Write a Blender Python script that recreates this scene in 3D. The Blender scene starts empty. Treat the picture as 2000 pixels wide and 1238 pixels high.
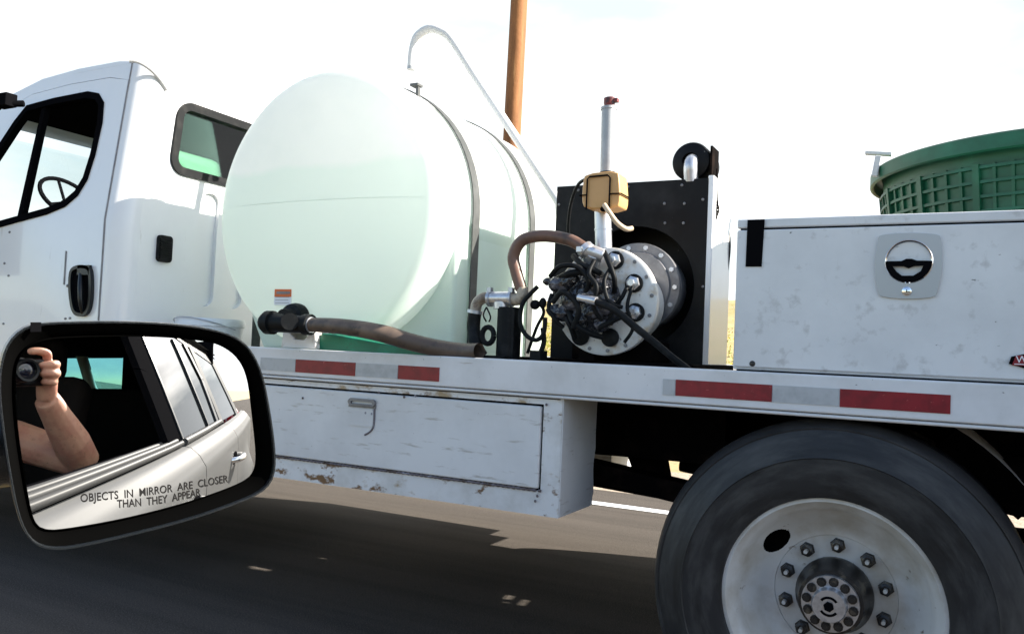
import bpy, bmesh, math, random
from mathutils import Vector, Matrix, geometry
random.seed(7)
R = math.radians
scn = bpy.context.scene
# ---------------------------------------------------------------- camera
F, TH, PI_, RO, H = 1614.278, 0.481129, -0.0393913, 0.0435618, 1.199225
_s, _c = math.sin, math.cos
fw = Vector((-_s(TH)*_c(PI_), _c(TH)*_c(PI_), -_s(PI_)))
r0 = Vector((_c(TH), _s(TH), 0)); u0 = r0.cross(fw)
rt = r0*_c(RO)+u0*_s(RO); up = rt.cross(fw)
EYE = Vector((0, 0, H))
cd = bpy.data.cameras.new('camera'); cam = bpy.data.objects.new('view_camera', cd)
scn.collection.objects.link(cam)
cd.sensor_width = 36; cd.lens = F/2000*36; cd.clip_start = .01; cd.clip_end = 4000
cam.matrix_world = Matrix(((rt.x, up.x, -fw.x, 0), (rt.y, up.y, -fw.y, 0), (rt.z, up.z, -fw.z, H), (0, 0, 0, 1)))
scn.camera = cam
def ray(px, py): return fw*F+rt*(px-1000)-up*(py-619)
def at(px, py, Y):            # point of the plane y=Y
    q = ray(px, py); return EYE+q*(Y/q.y)
def atX(px, py, X):
    q = ray(px, py); return EYE+q*(X/q.x)
# ---------------------------------------------------------------- light
EXPOSURE = 1.55
SUN = Vector((.849, .243, .469)).normalized()
w = bpy.data.worlds.new('World'); scn.world = w; w.use_nodes = True
nt = w.node_tree; N = nt.nodes; L = nt.links
bg = N['Background']; bg.inputs[1].default_value = .10
sky = N.new('ShaderNodeTexSky'); sky.sky_type = 'NISHITA'; sky.sun_disc = False
sky.sun_elevation = math.asin(SUN.z); sky.sun_rotation = math.atan2(SUN.x, SUN.y)
tc = N.new('ShaderNodeTexCoord'); mp = N.new('ShaderNodeMapping'); mp.inputs['Scale'].default_value = (1, 1, 2.6)
nz = N.new('ShaderNodeTexNoise'); nz.inputs['Scale'].default_value = 1.6; nz.inputs['Detail'].default_value = 8; nz.inputs['Roughness'].default_value = .55
cr = N.new('ShaderNodeValToRGB'); cr.color_ramp.elements[0].position = .45; cr.color_ramp.elements[1].position = .62
mx = N.new('ShaderNodeMix'); mx.data_type = 'RGBA'
L.new(tc.outputs['Generated'], mp.inputs[0]); L.new(mp.outputs[0], nz.inputs['Vector']); 
sp = N.new('ShaderNodeSeparateXYZ'); L.new(tc.outputs['Generated'], sp.inputs[0])
cv = N.new('ShaderNodeMath'); cv.operation = 'MULTIPLY_ADD'; cv.inputs[1].default_value = .30; L.new(sp.outputs[1], cv.inputs[0]); L.new(nz.outputs[0], cv.inputs[2])   # more cloud towards the truck's far side
L.new(cv.outputs[0], cr.inputs[0]); L.new(cr.outputs[0], mx.inputs[0]); L.new(sky.outputs[0], mx.inputs[6]); n2 = N.new('ShaderNodeTexNoise'); n2.inputs['Scale'].default_value = 3.1; n2.inputs['Detail'].default_value = 6; L.new(mp.outputs[0], n2.inputs['Vector'])
c2 = N.new('ShaderNodeValToRGB'); c2.color_ramp.elements[0].position = .36; c2.color_ramp.elements[0].color = (.46, .53, .55, 1); c2.color_ramp.elements[1].position = .56; c2.color_ramp.elements[1].color = (.70, .72, .73, 1)
v2 = N.new('ShaderNodeVectorMath'); v2.operation = 'SCALE'; v2.inputs['Scale'].default_value = 6.8; L.new(n2.outputs[0], c2.inputs[0]); L.new(c2.outputs[0], v2.inputs[0]); L.new(v2.outputs[0], mx.inputs[7])
L.new(mx.outputs[2], bg.inputs[0])
sl = bpy.data.lights.new('sun', 'SUN'); sl.energy = 5.0; sl.angle = R(.5); sl.color = (1, .93, .82)
so = bpy.data.objects.new('sun', sl); scn.collection.objects.link(so)
so.rotation_euler = SUN.to_track_quat('Z', 'Y').to_euler(); so.location = (20, 10, 20)
vs = scn.view_settings; vs.view_transform = 'Standard'; vs.look = 'None'; vs.exposure = EXPOSURE; vs.gamma = 1
scn.render.engine = 'CYCLES'; scn.cycles.max_bounces = 10; scn.cycles.transparent_max_bounces = 12
# ---------------------------------------------------------------- materials
def mat(name, col, rough=.5, metal=0, coat=0, spec=.5, noise=None, trans=0, bump=0, bscale=40, ior=1.45, emis=None):
    """noise = list of (colour, scale, low, high) blended over the base by a noise threshold"""
    m = bpy.data.materials.new(name); m.use_nodes = True; t = m.node_tree; n = t.nodes; l = t.links
    p = n['Principled BSDF']; p.inputs['Base Color'].default_value = (*col, 1)
    p.inputs['Roughness'].default_value = rough; p.inputs['Metallic'].default_value = metal
    p.inputs['Coat Weight'].default_value = coat; p.inputs['Coat Roughness'].default_value = .05; p.inputs['Specular IOR Level'].default_value = spec
    p.inputs['Transmission Weight'].default_value = trans; p.inputs['IOR'].default_value = ior
    tc = n.new('ShaderNodeTexCoord'); prev = None
    for i, (c, sc, lo, hi) in enumerate(noise or []):
        z = n.new('ShaderNodeTexNoise'); z.inputs['Detail'].default_value = 7; z.inputs['Roughness'].default_value = .6
        if isinstance(sc, tuple):
            q = n.new('ShaderNodeMapping'); q.inputs['Scale'].default_value = sc; q.inputs['Location'].default_value = (i*3.1, i, 0)
            l.new(tc.outputs['Object'], q.inputs[0]); l.new(q.outputs[0], z.inputs['Vector']); z.inputs['Scale'].default_value = 1
        else:
            z.inputs['Scale'].default_value = sc; l.new(tc.outputs['Object'], z.inputs['Vector'])
        k = n.new('ShaderNodeMapRange'); k.inputs[1].default_value = lo; k.inputs[2].default_value = hi; l.new(z.outputs[0], k.inputs[0])
        x = n.new('ShaderNodeMix'); x.data_type = 'RGBA'; x.inputs[6].default_value = (*col, 1); x.inputs[7].default_value = (*c, 1)
        if prev: l.new(prev, x.inputs[6])
        l.new(k.outputs[0], x.inputs[0]); prev = x.outputs[2]
    if prev: l.new(prev, p.inputs['Base Color'])
    if bump:
        z = n.new('ShaderNodeTexNoise'); z.inputs['Scale'].default_value = bscale; z.inputs['Detail'].default_value = 5
        l.new(tc.outputs['Object'], z.inputs['Vector']); b = n.new('ShaderNodeBump'); b.inputs['Strength'].default_value = bump; b.inputs['Distance'].default_value = .01
        l.new(z.outputs[0], b.inputs['Height']); l.new(b.outputs[0], p.inputs['Normal'])
    m['prev'] = 0
    return m
def pane(name, col):
    m = bpy.data.materials.new(name); m.use_nodes = True; t = m.node_tree; n = t.nodes; l = t.links; n.remove(n['Principled BSDF'])
    a = n.new('ShaderNodeBsdfTransparent'); a.inputs[0].default_value = (*col, 1); g = n.new('ShaderNodeBsdfGlossy'); g.inputs['Roughness'].default_value = .01
    f = n.new('ShaderNodeFresnel'); f.inputs[0].default_value = 1.45; x = n.new('ShaderNodeMixShader'); l.new(f.outputs[0], x.inputs[0]); l.new(a.outputs[0], x.inputs[1]); l.new(g.outputs[0], x.inputs[2]); l.new(x.outputs[0], n['Material Output'].inputs[0]); return m
def zmask(m, axis, lo, hi, col, nscale, amp):
    """colour that eats in from a height band with a ragged noise edge (rust, liquid, dirt)"""
    t = m.node_tree; n = t.nodes; l = t.links; p = n['Principled BSDF']
    g = n.new('ShaderNodeNewGeometry'); s = n.new('ShaderNodeSeparateXYZ'); l.new(g.outputs['Position'], s.inputs[0])
    z = n.new('ShaderNodeTexNoise'); z.inputs['Scale'].default_value = nscale; z.inputs['Detail'].default_value = 6; l.new(g.outputs['Position'], z.inputs['Vector'])
    a = n.new('ShaderNodeMath'); a.operation = 'MULTIPLY_ADD'; l.new(z.outputs[0], a.inputs[0]); a.inputs[1].default_value = amp; l.new(s.outputs[axis], a.inputs[2])
    k = n.new('ShaderNodeMapRange'); k.inputs[1].default_value = lo+amp/2; k.inputs[2].default_value = hi+amp/2; l.new(a.outputs[0], k.inputs[0])
    x = n.new('ShaderNodeMix'); x.data_type = 'RGBA'; b = p.inputs['Base Color']
    if b.is_linked: l.new(b.links[0].from_socket, x.inputs[6])
    else: x.inputs[6].default_value = b.default_value
    x.inputs[7].default_value = (*col, 1); l.new(k.outputs[0], x.inputs[0]); l.new(x.outputs[2], b)
DIRT = (.30, .27, .22)
M = {}
M['white'] = mat('white_paint', (.76, .79, .83), .32, coat=.3, noise=[((.62, .63, .64), 3.5, .45, .75), (DIRT, 55, .70, .76)], bump=.04, bscale=4)
M['cabwhite'] = mat('cab_paint', (.78, .79, .80), .25, coat=.5, noise=[((.72, .73, .74), 2, .45, .75), ((.55, .54, .52), (30, 30, 4), .66, .80)])
M['boxwhite'] = mat('toolbox_paint', (.70, .71, .72), .42, coat=.15, noise=[((.60, .61, .62), 4, .4, .7), ((.50, .50, .50), 22, .57, .72), ((.12, .12, .12), (18, 18, 42), .715, .74)], bump=.05, bscale=6)
M['lboxwhite'] = mat('underbox_paint', (.70, .70, .70), .45, coat=.1, noise=[((.58, .58, .58), 3.5, .4, .7), ((.45, .43, .40), (9, 9, 60), .60, .72), ((.16, .12, .09), 38, .70, .74)], bump=.08, bscale=5)
M['lboxlow'] = mat('underbox_lower_paint', (.70, .70, .70), .45, coat=.1, noise=[((.55, .54, .52), 8, .45, .7), ((.17, .09, .04), (10, 10, 16), .56, .62), ((.36, .27, .17), (6, 6, 10), .58, .66)], bump=.12, bscale=30)
M['bracketpaint'] = mat('bracket_paint', (.70, .69, .67), .5, noise=[((.40, .34, .27), 14, .52, .66)], bump=.1, bscale=20)
M['railwhite'] = mat('rail_paint', (.70, .70, .71), .38, coat=.2, noise=[((.58, .58, .58), 5, .45, .7), ((.08, .07, .07), 60, .685, .72), ((.30, .24, .18), (3, 3, 30), .68, .76)], bump=.06, bscale=10)
M['deck'] = mat('deck_steel', (.36, .35, .36), .6, noise=[((.20, .17, .14), 9, .45, .65), ((.55, .52, .5), 14, .62, .7)], bump=.3, bscale=40)
M['nullblack'] = mat('matt_black', (.004, .004, .005), .9, spec=.1, ior=1.05)
M['strapdark'] = mat('dark_strap', (.05, .053, .053), .5, noise=[((.08, .083, .083), 12, .45, .65)])
M['rearglass'] = pane('green_tinted_glass', (.70, .90, .80))
M['tealglass'] = pane('teal_tinted_glass', (.35, .60, .64))
M['clearglass'] = pane('clear_glass', (.93, .97, .96))
M['black'] = mat('black_paint', (.012, .013, .016), .45, noise=[((.035, .035, .04), 12, .5, .75)])
M['cabinet'] = mat('black_cabinet', (.005, .005, .006), .45, spec=.3, noise=[((.020, .020, .021), 5, .48, .72), ((.15, .15, .15), 60, .70, .74)], ior=1.35)
M['rubber'] = mat('black_rubber', (.008, .009, .010), .5, spec=.35, noise=[((.022, .022, .022), 18, .5, .7)], ior=1.25)
M['tyre'] = mat('tyre_rubber', (.022, .022, .023), .5, spec=.5, noise=[((.060, .059, .057), 3.2, .46, .68), ((.010, .010, .010), 7, .52, .70)], bump=.1, bscale=20, ior=1.4)
M['frame'] = mat('chassis_steel', (.006, .005, .005), .8, spec=.2, noise=[((.018, .012, .010), 10, .5, .7)], bump=.3, bscale=25, ior=1.1)
M['rim'] = mat('rim_paint', (.66, .65, .62), .34, coat=.3, noise=[((.48, .44, .37), 7, .45, .70), ((.22, .17, .11), 24, .66, .73)], bump=.04)
M['hubdark'] = mat('greasy_hub', (.035, .032, .03), .35, metal=.3, noise=[((.14, .12, .09), 22, .52, .62)])
M['grease'] = mat('greasy_black_metal', (.014, .014, .017), .22, spec=.8, noise=[((.10, .10, .12), 16, .54, .62), ((.16, .10, .06), 11, .60, .68)], bump=.4, bscale=60)
M['alu'] = mat('cast_aluminium', (.62, .62, .64), .32, metal=.75, noise=[((.4, .4, .42), 30, .5, .7)])
M['chrome'] = mat('chrome', (.85, .86, .88), .08, metal=1)
M['steel'] = mat('galvanised_steel', (.55, .57, .62), .35, metal=.7, noise=[((.4, .42, .46), 14, .4, .7)])
M['plate'] = mat('brushed_latch_plate', (.42, .42, .43), .4, metal=.8)
M['stackgrey'] = mat('grey_stack', (.40, .41, .42), .4, metal=.2, noise=[((.30, .31, .32), 12, .45, .7)])
M['red'] = mat('red_tape', (.24, .010, .018), .35, noise=[((.17, .008, .014), 25, .45, .65), ((.5, .1, .1), 90, .66, .7)])

M['tapewhite'] = mat('silver_tape', (.46, .47, .48), .32, noise=[((.38, .39, .40), 25, .45, .65)])
M['pole'] = mat('creosoted_wood', (.30, .13, .045), .8, noise=[((.17, .07, .025), (8, 8, .8), .4, .62), ((.42, .22, .09), (14, 14, 1.2), .58, .72)], bump=.4, bscale=18)
M['green'] = mat('green_plastic', (.006, .16, .085), .42, noise=[((.01, .30, .17), 5, .5, .75), ((.02, .10, .06), 25, .62, .7)])
M['tubgreen'] = mat('green_tub_plastic', (.004, .075, .036), .45, noise=[((.010, .12, .062), 6, .5, .7)])
M['hose'] = mat('brown_hose', (.09, .065, .05), .5, noise=[((.20, .14, .10), (5, 5, 5), .5, .75), ((.05, .04, .035), 25, .55, .7)])
M['hosetan'] = mat('tan_hose_end', (.62, .47, .32), .55)
M['rusthose'] = mat('brown_rubber_hose', (.16, .085, .06), .45, noise=[((.06, .045, .04), 11, .45, .65)])
M['hinge'] = mat('dirty_hinge', (.13, .11, .12), .6, noise=[((.06, .035, .02), 20, .5, .65), ((.3, .3, .34), 12, .55, .65)])
M['bottle'] = mat('amber_bottle', (.62, .35, .14), .4, noise=[((.55, .30, .10), 9, .45, .7)])
M['orange'] = mat('orange_label', (.65, .13, .02), .5)
M['paper'] = mat('white_label', (.75, .77, .80), .5)
M['glass'] = mat('green_glass', (.55, .80, .68), .03, trans=1, ior=1.1)
M['pvc'] = mat('white_pipe', (.62, .62, .62), .6, spec=.2)
M['discwhite'] = mat('pale_flange', (.70, .69, .66), .4, coat=.2, noise=[((.50, .36, .20), 11, .55, .70), ((.15, .12, .10), 35, .64, .7)])
M['drum'] = mat('grey_drum', (.20, .20, .21), .4, metal=.3, noise=[((.12, .12, .13), 14, .45, .65)])
M['interior'] = mat('dark_trim', (.005, .005, .006), .9, spec=.1, ior=1.04)
M['seat'] = mat('dark_seat', (.018, .016, .015), .95, spec=.1, bump=.2, bscale=60, ior=1.05)
M['carpaint'] = mat('silver_car_paint', (.15, .15, .15), .5, spec=.3, ior=1.12)
M['belttrim'] = mat('dark_belt_trim', (.08, .08, .08), .45, spec=.3, ior=1.15)
M['carglass'] = mat('dark_car_glass', (.010, .011, .012), .02, spec=.5, ior=1.45)
M['taillight'] = mat('red_lens', (.5, .01, .02), .15, coat=1)
M['mirrorblack'] = mat('mirror_shell_plastic', (.006, .008, .010), .30, bump=.12, bscale=500, spec=.4)
M['bezel'] = mat('bezel_black', (.002, .002, .002), .9, spec=.05, ior=1.03)
M['mirror'] = mat('mirror_silver', (.93, .94, .95), .004, metal=1)
M['ink'] = mat('etched_ink', (.02, .02, .02), .8, spec=.1, ior=1.05)
M['skin'] = mat('skin', (.62, .33, .22), .5, noise=[((.52, .23, .16), 16, .45, .65), ((.40, .20, .13), 60, .58, .7)], bump=.05, bscale=200)
M['skin'].node_tree.nodes['Principled BSDF'].inputs['Subsurface Weight'].default_value = .1
M['hair'] = mat('brown_hair', (.05, .028, .015), .5)
M['top'] = mat('purple_top', (.045, .012, .04), .8, noise=[((.16, .05, .12), 60, .55, .65)])
M['camblack'] = mat('camera_black', (.006, .006, .007), .35)
M['lens'] = mat('lens_glass', (.008, .008, .02), .03, coat=1, spec=1)
M['dirtyelbow'] = mat('dirty_pipe_elbow', (.42, .36, .28), .5, noise=[((.16, .12, .09), 18, .46, .62)])
M['capred'] = mat('rusty_red_cap', (.16, .03, .03), .5, noise=[((.05, .03, .04), 40, .5, .6)])
M['greyseat'] = mat('light_grey_vinyl', (.42, .42, .40), .6)
M['belt'] = mat('cream_webbing', (.62, .60, .48), .7)
M['beige'] = mat('beige_trim', (.42, .40, .33), .7)
# translucent tank
m = mat('translucent_polyethylene', (.88, .89, .88), .38, spec=.4, noise=[((.83, .85, .84), 3, .45, .7)])
zmask(m, 2, 1.93, 1.90, (.79, .865, .825), 3, .10)
t = m.node_tree; n = t.nodes; p = n['Principled BSDF']; tr = n.new('ShaderNodeBsdfTranslucent'); mxs = n.new('ShaderNodeMixShader'); mxs.inputs[0].default_value = .5
t.links.new(p.inputs['Base Color'].links[0].from_socket, tr.inputs[0]); t.links.new(p.outputs[0], mxs.inputs[1]); t.links.new(tr.outputs[0], mxs.inputs[2]); t.links.new(mxs.outputs[0], n['Material Output'].inputs[0])
M['tank'] = m
m = M['tyre']; t = m.node_tree; n = t.nodes; l = t.links            # scuffs run round the sidewall
g_ = n.new('ShaderNodeNewGeometry'); sb = n.new('ShaderNodeVectorMath'); sb.operation = 'SUBTRACT'; sb.inputs[1].default_value = (-.267, 0, .522); l.new(g_.outputs['Position'], sb.inputs[0])
s3 = n.new('ShaderNodeSeparateXYZ'); l.new(sb.outputs[0], s3.inputs[0]); at2 = n.new('ShaderNodeMath'); at2.operation = 'ARCTAN2'; l.new(s3.outputs[0], at2.inputs[0]); l.new(s3.outputs[2], at2.inputs[1])
xz = n.new('ShaderNodeCombineXYZ'); l.new(s3.outputs[0], xz.inputs[0]); l.new(s3.outputs[2], xz.inputs[2]); ln_ = n.new('ShaderNodeVectorMath'); ln_.operation = 'LENGTH'; l.new(xz.outputs[0], ln_.inputs[0])
for z in [q for q in n if q.type == 'TEX_NOISE']:
    if z.inputs['Scale'].default_value > 10: continue
    m1 = n.new('ShaderNodeMath'); m1.operation = 'MULTIPLY'; m1.inputs[1].default_value = 5+3*z.inputs['Scale'].default_value; l.new(ln_.outputs['Value'], m1.inputs[0])
    m2 = n.new('ShaderNodeMath'); m2.operation = 'MULTIPLY'; m2.inputs[1].default_value = 1.6; l.new(at2.outputs[0], m2.inputs[0])
    cx = n.new('ShaderNodeCombineXYZ'); l.new(m1.outputs[0], cx.inputs[0]); l.new(m2.outputs[0], cx.inputs[1]); l.new(cx.outputs[0], z.inputs['Vector']); z.inputs['Scale'].default_value = 1
M['asphalt'] = mat('asphalt', (.094, .083, .074), .9, spec=.15, noise=[((.066, .059, .054), (.22, 5.5, 1), .4, .7), ((.19, .165, .14), 160, .5, .7), ((.06, .05, .045), 70, .60, .68)], bump=.5, bscale=220, ior=1.12)
M['line'] = mat('road_paint', (.80, .80, .80), .6, noise=[((.45, .43, .4), 24, .6, .7)])
M['yline'] = mat('yellow_road_paint', (.75, .48, .04), .6, noise=[((.45, .33, .2), 24, .6, .7)])
M['gravel'] = mat('gravel_shoulder', (.40, .32, .24), .9, noise=[((.26, .20, .15), 30, .45, .6), ((.52, .45, .36), 60, .55, .65)], bump=.8, bscale=60)
M['dirt'] = mat('dry_terrain', (.42, .31, .16), .95, noise=[((.30, .26, .09), .5, .45, .6), ((.50, .38, .12), 2.5, .5, .65), ((.22, .17, .1), 9, .55, .68)], bump=.6, bscale=3)
M['hill'] = mat('hill_scrub', (.20, .19, .11), .95, noise=[((.08, .10, .05), .08, .48, .58), ((.32, .26, .15), .3, .55, .65)])
M['brush'] = mat('yellow_brush', (.38, .32, .05), .8, noise=[((.16, .20, .05), 1.5, .45, .6)])
M['leaf'] = mat('dark_leaves', (.05, .085, .03), .7, noise=[((.09, .13, .04), 1, .45, .6)])
M['bark'] = mat('bark', (.12, .08, .05), .9)
# ---------------------------------------------------------------- mesh helper
class B:
    def __init__(s): s.v = []; s.f = []; s.mi = []; s.k = 0
    def add(s, vs, fs):
        o = len(s.v); s.v += [Vector(a) for a in vs]; s.f += [tuple(i+o for i in f) for f in fs]; s.mi += [s.k]*len(fs); return s
    def box(s, x0, x1, y0, y1, z0, z1):
        return s.add([(x, y, z) for x in (x0, x1) for y in (y0, y1) for z in (z0, z1)], [(0, 1, 3, 2), (4, 6, 7, 5), (0, 4, 5, 1), (2, 3, 7, 6), (0, 2, 6, 4), (1, 5, 7, 3)])
    def obox(s, c, ax, ay, az, hx, hy, hz):
        c = Vector(c); return s.add([c+ax*x+ay*y+az*z for x in (-hx, hx) for y in (-hy, hy) for z in (-hz, hz)], [(0, 1, 3, 2), (4, 6, 7, 5), (0, 4, 5, 1), (2, 3, 7, 6), (0, 2, 6, 4), (1, 5, 7, 3)])
    def beam(s, a, b, wy, hz):
        a = Vector(a); b = Vector(b); d = (b-a).normalized(); sd = d.cross(Vector((0, 0, 1)))
        sd = sd.normalized() if sd.length > .01 else Vector((0, 1, 0)); n = sd.cross(d)
        return s.obox((a+b)/2, d, sd, n, (b-a).length/2, wy/2, hz/2)
    def panel(s, outer, holes, ax, a, b):
        """outline (2-D) with holes, extruded along ax from a to b"""
        def P(q, h): return {'y': (q[0], h, q[1]), 'x': (h, q[0], q[1]), 'z': (q[0], q[1], h)}[ax]
        loops = [outer]+list(holes); tri = geometry.tessellate_polygon([[Vector((q[0], q[1], 0)) for q in lp] for lp in loops])
        flat = [q for lp in loops for q in lp]; n = len(flat); o = []
        fs = [tuple(t) for t in tri]+[tuple(i+n for i in reversed(t)) for t in tri]
        c = 0
        for lp in loops:
            k = len(lp)
            for i in range(k): j = (i+1) % k; fs.append((c+i, c+j, c+j+n, c+i+n))
            c += k
        return s.add([P(q, a) for q in flat]+[P(q, b) for q in flat], fs)
    def tube(s, pts, r, seg=12, smooth=0, cap=True, flat=None):
        pts = [Vector(p) for p in pts]
        rr = list(r) if isinstance(r, (list, tuple)) else [r]*len(pts)
        if smooth:
            q = []; q2 = []
            for i in range(len(pts)-1):
                p0, p1, p2, p3 = pts[max(i-1, 0)], pts[i], pts[i+1], pts[min(i+2, len(pts)-1)]
                for k in range(smooth):
                    t = k/smooth; q.append(.5*((2*p1)+(p2-p0)*t+(2*p0-5*p1+4*p2-p3)*t*t+(-p0+3*p1-3*p2+p3)*t**3)); q2.append(rr[i]*(1-t)+rr[i+1]*t)
            pts, rr = q+[pts[-1]], q2+[rr[-1]]
        n = len(pts); d = (pts[1]-pts[0]).normalized(); u = d.orthogonal().normalized()
        if flat is not None: u = (Vector(flat)-d*d.dot(Vector(flat))).normalized()
        vs = []
        for i in range(n):
            t = (pts[min(i+1, n-1)]-pts[max(i-1, 0)]).normalized(); u = (u-t*u.dot(t)).normalized(); v = t.cross(u)
            for k in range(seg):
                a = 2*math.pi*k/seg; vs.append(pts[i]+(u*math.cos(a)*(.12 if flat is not None else 1)+v*math.sin(a))*rr[i])
        fs = [(i*seg+k, i*seg+(k+1) % seg, (i+1)*seg+(k+1) % seg, (i+1)*seg+k) for i in range(n-1) for k in range(seg)]
        if cap: fs += [tuple(reversed(range(seg))), tuple((n-1)*seg+k for k in range(seg))]
        return s.add(vs, fs)
    def cyl(s, a, b, r, r2=None, seg=20): return s.tube([a, b], [r, r if r2 is None else r2], seg)
    def lathe(s, o, ax, prof, seg=48):
        """prof = [(radius, distance along ax)]"""
        o = Vector(o); ax = Vector(ax).normalized(); u = ax.orthogonal().normalized(); v = ax.cross(u); vs = []; n = len(prof)
        for r, h in prof:
            for k in range(seg): a = 2*math.pi*k/seg; vs.append(o+ax*h+(u*math.cos(a)+v*math.sin(a))*max(r, 1e-4))
        fs = [(i*seg+k, i*seg+(k+1) % seg, (i+1)*seg+(k+1) % seg, (i+1)*seg+k) for i in range(n-1) for k in range(seg)]
        return s.add(vs, fs)
    def ball(s, c, rx, ry=None, rz=None, seg=16):
        ry = ry or rx; rz = rz or rx; vs = []; n = seg//2
        for i in range(n+1):
            for k in range(seg):
                a = math.pi*(i+.001 if i == 0 else i-.001 if i == n else i)/n; b = 2*math.pi*k/seg
                vs.append((c[0]+rx*math.sin(a)*math.cos(b), c[1]+ry*math.sin(a)*math.sin(b), c[2]+rz*math.cos(a)))
        return s.add(vs, [(i*seg+k, (i+1)*seg+k, (i+1)*seg+(k+1) % seg, i*seg+(k+1) % seg) for i in range(n) for k in range(seg)])
    def grid(s, fn, nu, nv):
        return s.add([fn(i/nu, j/nv) for i in range(nu+1) for j in range(nv+1)], [(i*(nv+1)+j, (i+1)*(nv+1)+j, (i+1)*(nv+1)+j+1, i*(nv+1)+j+1) for i in range(nu) for j in range(nv)])
    def cut(s, z):
        bm = bmesh.new(); vs = [bm.verts.new(v) for v in s.v]
        for f, i in zip(s.f, s.mi):
            try: bm.faces.new([vs[k] for k in f]).material_index = i
            except ValueError: pass
        bmesh.ops.bisect_plane(bm, geom=bm.verts[:]+bm.edges[:]+bm.faces[:], plane_co=(0, 0, z), plane_no=(0, 0, 1)); bm.verts.index_update()
        s.v = [v.co.copy() for v in bm.verts]; s.f = [tuple(v.index for v in f.verts) for f in bm.faces]; s.mi = [f.material_index for f in bm.faces]; bm.free(); return s
    def warp(s, fn): s.v = [Vector(fn(p)) for p in s.v]; return s
def wloc(o):
    p = Vector((0, 0, 0))
    while o: p += Vector(o.location); o = o.parent
    return p
def obj(name, b, m, parent=None, bevel=0, angle=38, seg=2, loc=None, recalc=True):
    me = bpy.data.meshes.new(name); base = wloc(parent) if parent else Vector((0, 0, 0))
    if loc is None: loc = Vector((0, 0, 0)) if parent else Vector((0, 0, 0))
    loc = Vector(loc); off = base+loc
    me.from_pydata([tuple(v-off) for v in b.v], [], b.f)
    ms = m if isinstance(m, (list, tuple)) else [m]
    for x in ms: me.materials.append(M[x])
    for p, i in zip(me.polygons, b.mi): p.material_index = i
    if recalc:
        bm = bmesh.new(); bm.from_mesh(me); bmesh.ops.recalc_face_normals(bm, faces=bm.faces); bm.to_mesh(me); bm.free()
    me.shade_smooth(); me.set_sharp_from_angle(angle=R(angle))
    o = bpy.data.objects.new(name, me); scn.collection.objects.link(o); o.location = loc
    if parent: o.parent = parent
    if bevel:
        q = o.modifiers.new('bevel', 'BEVEL'); q.width = bevel; q.segments = seg; q.limit_method = 'ANGLE'; q.angle_limit = R(40); q.harden_normals = True
    return o
def tag(o, label=None, cat=None, group=None, kind=None):
    for k, v in (('label', label), ('category', cat), ('group', group), ('kind', kind)):
        if v: o[k] = v
    return o
def thing(name, loc, label, cat, group=None):
    o = bpy.data.objects.new(name, None); scn.collection.objects.link(o); o.location = loc; o.empty_display_size = .2
    return tag(o, label, cat, group)
def rrect(x0, x1, z0, z1, r, n=6):
    out = []
    for cx, cz, a0 in ((x1-r, z1-r, 0), (x0+r, z1-r, 90), (x0+r, z0+r, 180), (x1-r, z0+r, 270)):
        for k in range(n+1): a = R(a0+90*k/n); out.append((cx+r*math.cos(a), cz+r*math.sin(a)))
    return out
def chaikin(p, n=2):
    for _ in range(n):
        p = [q for i in range(len(p)) for q in ((.75*p[i][0]+.25*p[(i+1) % len(p)][0], .75*p[i][1]+.25*p[(i+1) % len(p)][1]), (.25*p[i][0]+.75*p[(i+1) % len(p)][0], .25*p[i][1]+.75*p[(i+1) % len(p)][1]))]
    return p
def inset(p, d):
    """shrink a closed outline towards its inside by d"""
    n = len(p); A = sum(p[i][0]*p[(i+1) % n][1]-p[(i+1) % n][0]*p[i][1] for i in range(n)); s = 1 if A > 0 else -1; o = []
    for i in range(n):
        a = Vector(p[i-1]); b = Vector(p[(i+1) % n]); t = (b-a).normalized(); o.append((p[i][0]-t.y*d*s, p[i][1]+t.x*d*s))
    return o
def text_verts(body, size, align='LEFT', extr=0, off=0):
    c = bpy.data.curves.new('t', 'FONT'); c.body = body; c.size = size; c.align_x = align; c.extrude = extr; c.resolution_u = 3; c.offset = off
    o = bpy.data.objects.new('t', c); scn.collection.objects.link(o); dg = bpy.context.evaluated_depsgraph_get()
    me = bpy.data.meshes.new_from_object(o.evaluated_get(dg)); vs = [v.co.copy() for v in me.vertices]; fs = [tuple(p.vertices) for p in me.polygons]
    bpy.data.objects.remove(o); bpy.data.curves.remove(c); bpy.data.meshes.remove(me); return vs, fs
def text_on(b, body, size, O, ux, uy, align='LEFT', sx=1):
    vs, fs = text_verts(body, size, align); O = Vector(O); ux = Vector(ux); uy = Vector(uy); return b.add([O+ux*v.x*sx+uy*v.y for v in vs], fs)
X_, Y_, Z_ = Vector((1, 0, 0)), Vector((0, 1, 0)), Vector((0, 0, 1))
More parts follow.
